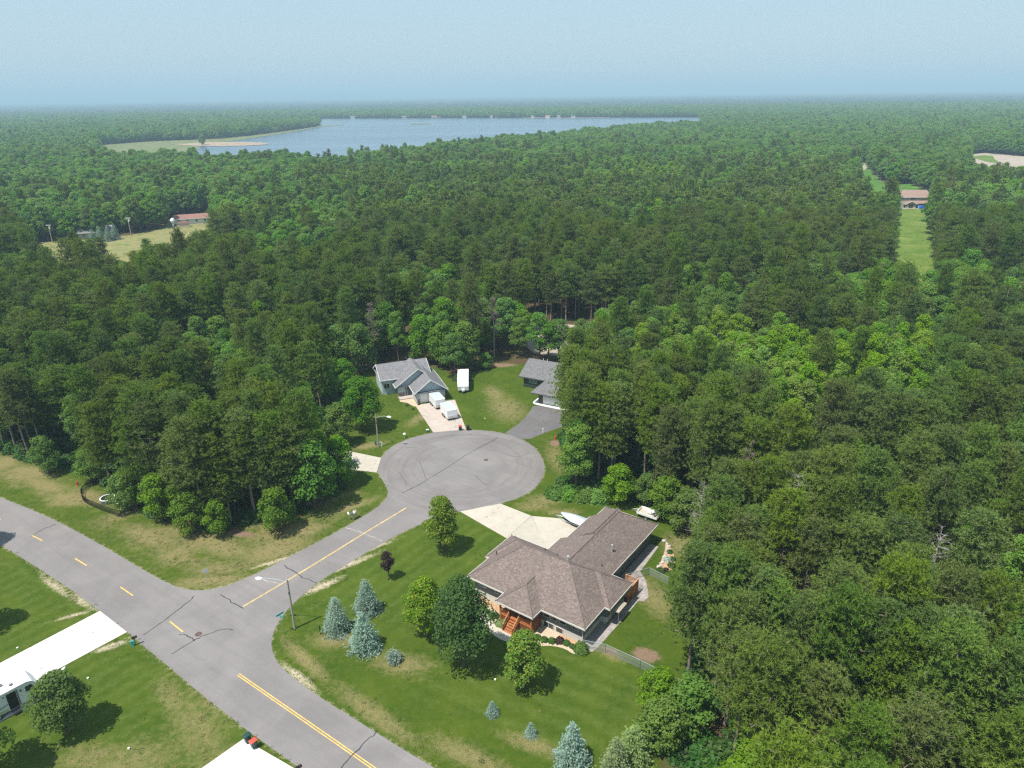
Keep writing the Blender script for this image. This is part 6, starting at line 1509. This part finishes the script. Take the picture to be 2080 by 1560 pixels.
def cargo_trailer(pos, rz, ln, h, label):
    t = empty('cargo_trailer', pos, rz, label, 'trailer'); w_ = 1.1
    prof = [(-ln / 2, .45), (-ln / 2, h), (ln / 2 - .15, h), (ln / 2, h - .12), (ln / 2 + .1, .45)]
    MB().add(*extrude_profile(prof, -w_, w_)).build('body', M['bright'], t)
    MB().b2(-ln / 2 + .05, ln / 2 - .2, -w_ + .05, w_ - .05, h + .003, h + .025).build('roof_panel', M['cover'], t)
    MB().b2(ln / 2 + .09, ln / 2 + .13, -w_ + .02, w_ - .02, .46, 1.0).build('stone_guard', M['alu'], t); MB().b2(-ln / 2, ln / 2, -.95, .95, .3, .44).build('chassis', M['black'], t)
    for x in (-.75, .05):
        for y in (-1.12, 1.12): wheel(t, x, y, .32, .2)
    MB().tube([(ln / 2, -.6, .4), (ln / 2 + 1.0, 0, .4), (ln / 2, .6, .4)], .05, 4).build('hitch', M['black'], t); MB().b2(-ln / 2 - .03, -ln / 2, -.95, .95, .55, h - .12).build('rear_door', M['white'], t)
    return t
q0, q1 = P(922, 857), P(890, 822); dv = (q0 - q1).normalized(); rz = math.atan2(dv.y, dv.x)
c0 = P(921, 855) - dv * 2.6; cargo_trailer((c0.x, c0.y, .035), rz, 4.3, 2.35, 'white cargo trailer standing lower on the blue house driveway'); c1 = c0 - dv * 6.3 + Vector((-.5, .2, 0)); cargo_trailer((c1.x, c1.y, .035), rz, 4.9, 2.3, 'white cargo trailer parked nearer the blue house garage door')
# boat under a silver cover, on its trailer
q0, q1 = P(1140, 1052), P(1193, 1072); dv = (q0 - q1).normalized(); rz = math.atan2(dv.y, dv.x); c0 = P(1170, 1066)
t = empty('covered_boat', (c0.x, c0.y, .035), rz, 'fishing boat under a silver cover on its trailer by the garage', 'boat')
st_ = [(-2.6, 1.02, .95, .5), (-1.2, 1.1, .98, .46), (.4, 1.05, 1.02, .48), (1.6, .72, 1.1, .58), (2.4, .3, 1.18, .78), (2.75, .02, 1.25, 1.1)]
vs = []
for x, w_, zt, zb in st_: vs += [(x, -w_, zt), (x, -w_ * .82, (zt + zb) / 2), (x, 0, zb), (x, w_ * .82, (zt + zb) / 2), (x, w_, zt)]
fs = [(i * 5 + k, i * 5 + k + 1, i * 5 + k + 6, i * 5 + k + 5) for i in range(5) for k in range(4)] + [(4, 3, 2, 1, 0)]
hl = MB().add(vs, fs).build('hull', M['hull'], t)
MB().tube([(x, -w_ - .02, (zt * .55 + zb * .45)) for x, w_, zt, zb in st_], .025, 4).build('hull_stripe', M['alu'], hl)
vs = []
for (x, w_, zt, zb), pk_ in zip(st_, (.25, .45, .62, .35, .12, .03)): vs += [(x, -w_ - .04, zt - .06), (x, -w_ - .03, zt + .03), (x, -w_ * .5, zt + pk_ * .62), (x, 0, zt + pk_), (x, w_ * .5, zt + pk_ * .62), (x, w_ + .03, zt + .03), (x, w_ + .04, zt - .06)]
MB().add(vs, [(i * 7 + k, i * 7 + 7 + k, i * 7 + 8 + k, i * 7 + k + 1) for i in range(5) for k in range(6)] + [(6, 5, 4, 3, 2, 1, 0)][::-1]).build('boat_cover', M['cover'], t)
MB().b2(-2.4, 1.6, -.6, -.5, .3, .4).b2(-2.4, 1.6, .5, .6, .3, .4).tube([(1.5, -.5, .35), (3.9, 0, .35), (1.5, .5, .35)], .05, 4).build('trailer_frame', M['steel'], t)
for y in (-.95, .95): wheel(t, -1.0, y, .28, .18)
MB().b2(-3.0, -2.62, -.2, .2, .45, 1.35).build('outboard_motor', M['black'], t); MB().tube([(3.6, 0, 0), (3.6, 0, .6)], .03, 6).build('jack', M['steel'], t)
# utility trailer with a ramp behind the garage
c0 = P(1318, 1050); t = empty('utility_trailer', (c0.x, c0.y, 0), H1_ANG, 'pale utility trailer with raised mesh ramp behind the garage', 'trailer')
MB().b2(-1.7, 1.7, -.95, .95, .5, .58).build('bed', M['conc_warm'], t)
for y in (-.97, .97): MB().b2(-1.7, 1.7, y - .03, y + .03, .58, .95).build('side_board', M['white'], t); wheel(t, 0, y * 1.2, .3, .18)
MB().b2(-1.73, -1.67, -.93, .93, .59, .95).build('front_board', M['white'], t); MB().add([(1.72, -.9, .58), (1.72, .9, .58), (2.05, .9, 1.75), (2.05, -.9, 1.75)], [(0, 1, 2, 3)]).build('ramp_mesh', M['link'], t)
for y in (-.9, 0, .9): MB().tube([(1.72, y, .58), (2.05, y, 1.75)], .03, 5).build('ramp_bar', M['steel'], t)
MB().tube([(-1.7, -.5, .5), (-2.9, 0, .5), (-1.7, .5, .5)], .05, 4).build('hitch', M['steel'], t)
c1 = c0 + Vector((.25, .1, .59)); t = empty('white_tub_load', c1, .3, 'white plastic tub riding on the utility trailer', 'tub'); MB().tube([(0, 0, 0), (0, 0, .3)], [.45, .55], 14).build('shell', M['bright'], t); MB().cyl((0, 0, .3), .58, .04, 14).build('rim', M['bright'], t)
# aqua pool by the trees
t = empty('splash_pool', P(686, 776), 0, 'small aqua pool showing among the trees by the blue house', 'pool'); MB().cyl((0, 0, 0), 1.5, .55, 20).build('pool_wall', M['aqua'], t); MB().tube([(0, 0, .55), (0, 0, .62)], [1.56, 1.5], 20).build('rim', M['white'], t)
# utility poles by the dry field
def far_pole(px, py, h, label, tank=False):
    t = empty('utility_pole', P(px, py), 0, label, 'utility pole'); MB().tube([(0, 0, 0), (0, 0, h)], [.24, .18], 8).build('pole', M['wood_pole'], t)
    if tank:
        MB().tube([(0, 0, h - .2), (0, 0, h + .1), (0, 0, h + .9), (0, 0, h + 1.7), (0, 0, h + 2.1)], [.25, .75, 1.05, .8, .15], 14).build('globe_head', M['bright'], t); MB().cyl((0, 0, h - 1.2), .35, 1.0, 10).build('collar', M['bright'], t)
    else:
        MB().b2(-1.1, 1.1, -.09, .09, h - .5, h - .3).build('cross_arm', M['white'], t); MB().cyl((.35, 0, h - 2.1), .28, 1.1, 10).build('transformer', M['white'], t)
        for x in (-.9, 0, .9): MB().cyl((x, 0, h - .3), .08, .25, 6).build('insulator', M['white'], t)
far_pole(360, 498, 10.2, 'tall pole topped by a white globe at the edge of the dry field', True); far_pole(267, 479, 9.0, 'utility pole with cross arm behind the dry field'); far_pole(107, 493, 8.5, 'utility pole with cross arm near the grey house under pines')

# ================================================================== AIR
def haze_box():
    m, n, out = new_mat('haze_air')
    v = n.nodes.new('ShaderNodeVolumePrincipled'); v.inputs['Color'].default_value = (0.51, 0.73, 0.86, 1)
    v.inputs['Density'].default_value = HAZE_DENSITY; v.inputs['Anisotropy'].default_value = 0.0
    L(n, v.outputs[0], out.inputs['Volume'])
    o = MB().b2(-B - 100, B + 100, -B - 100, B + 100, -1.0, 170.0).build('haze', m)
    return tag(o, 'thin pale blue haze over the whole landscape', 'haze', kind='stuff')
haze_box()
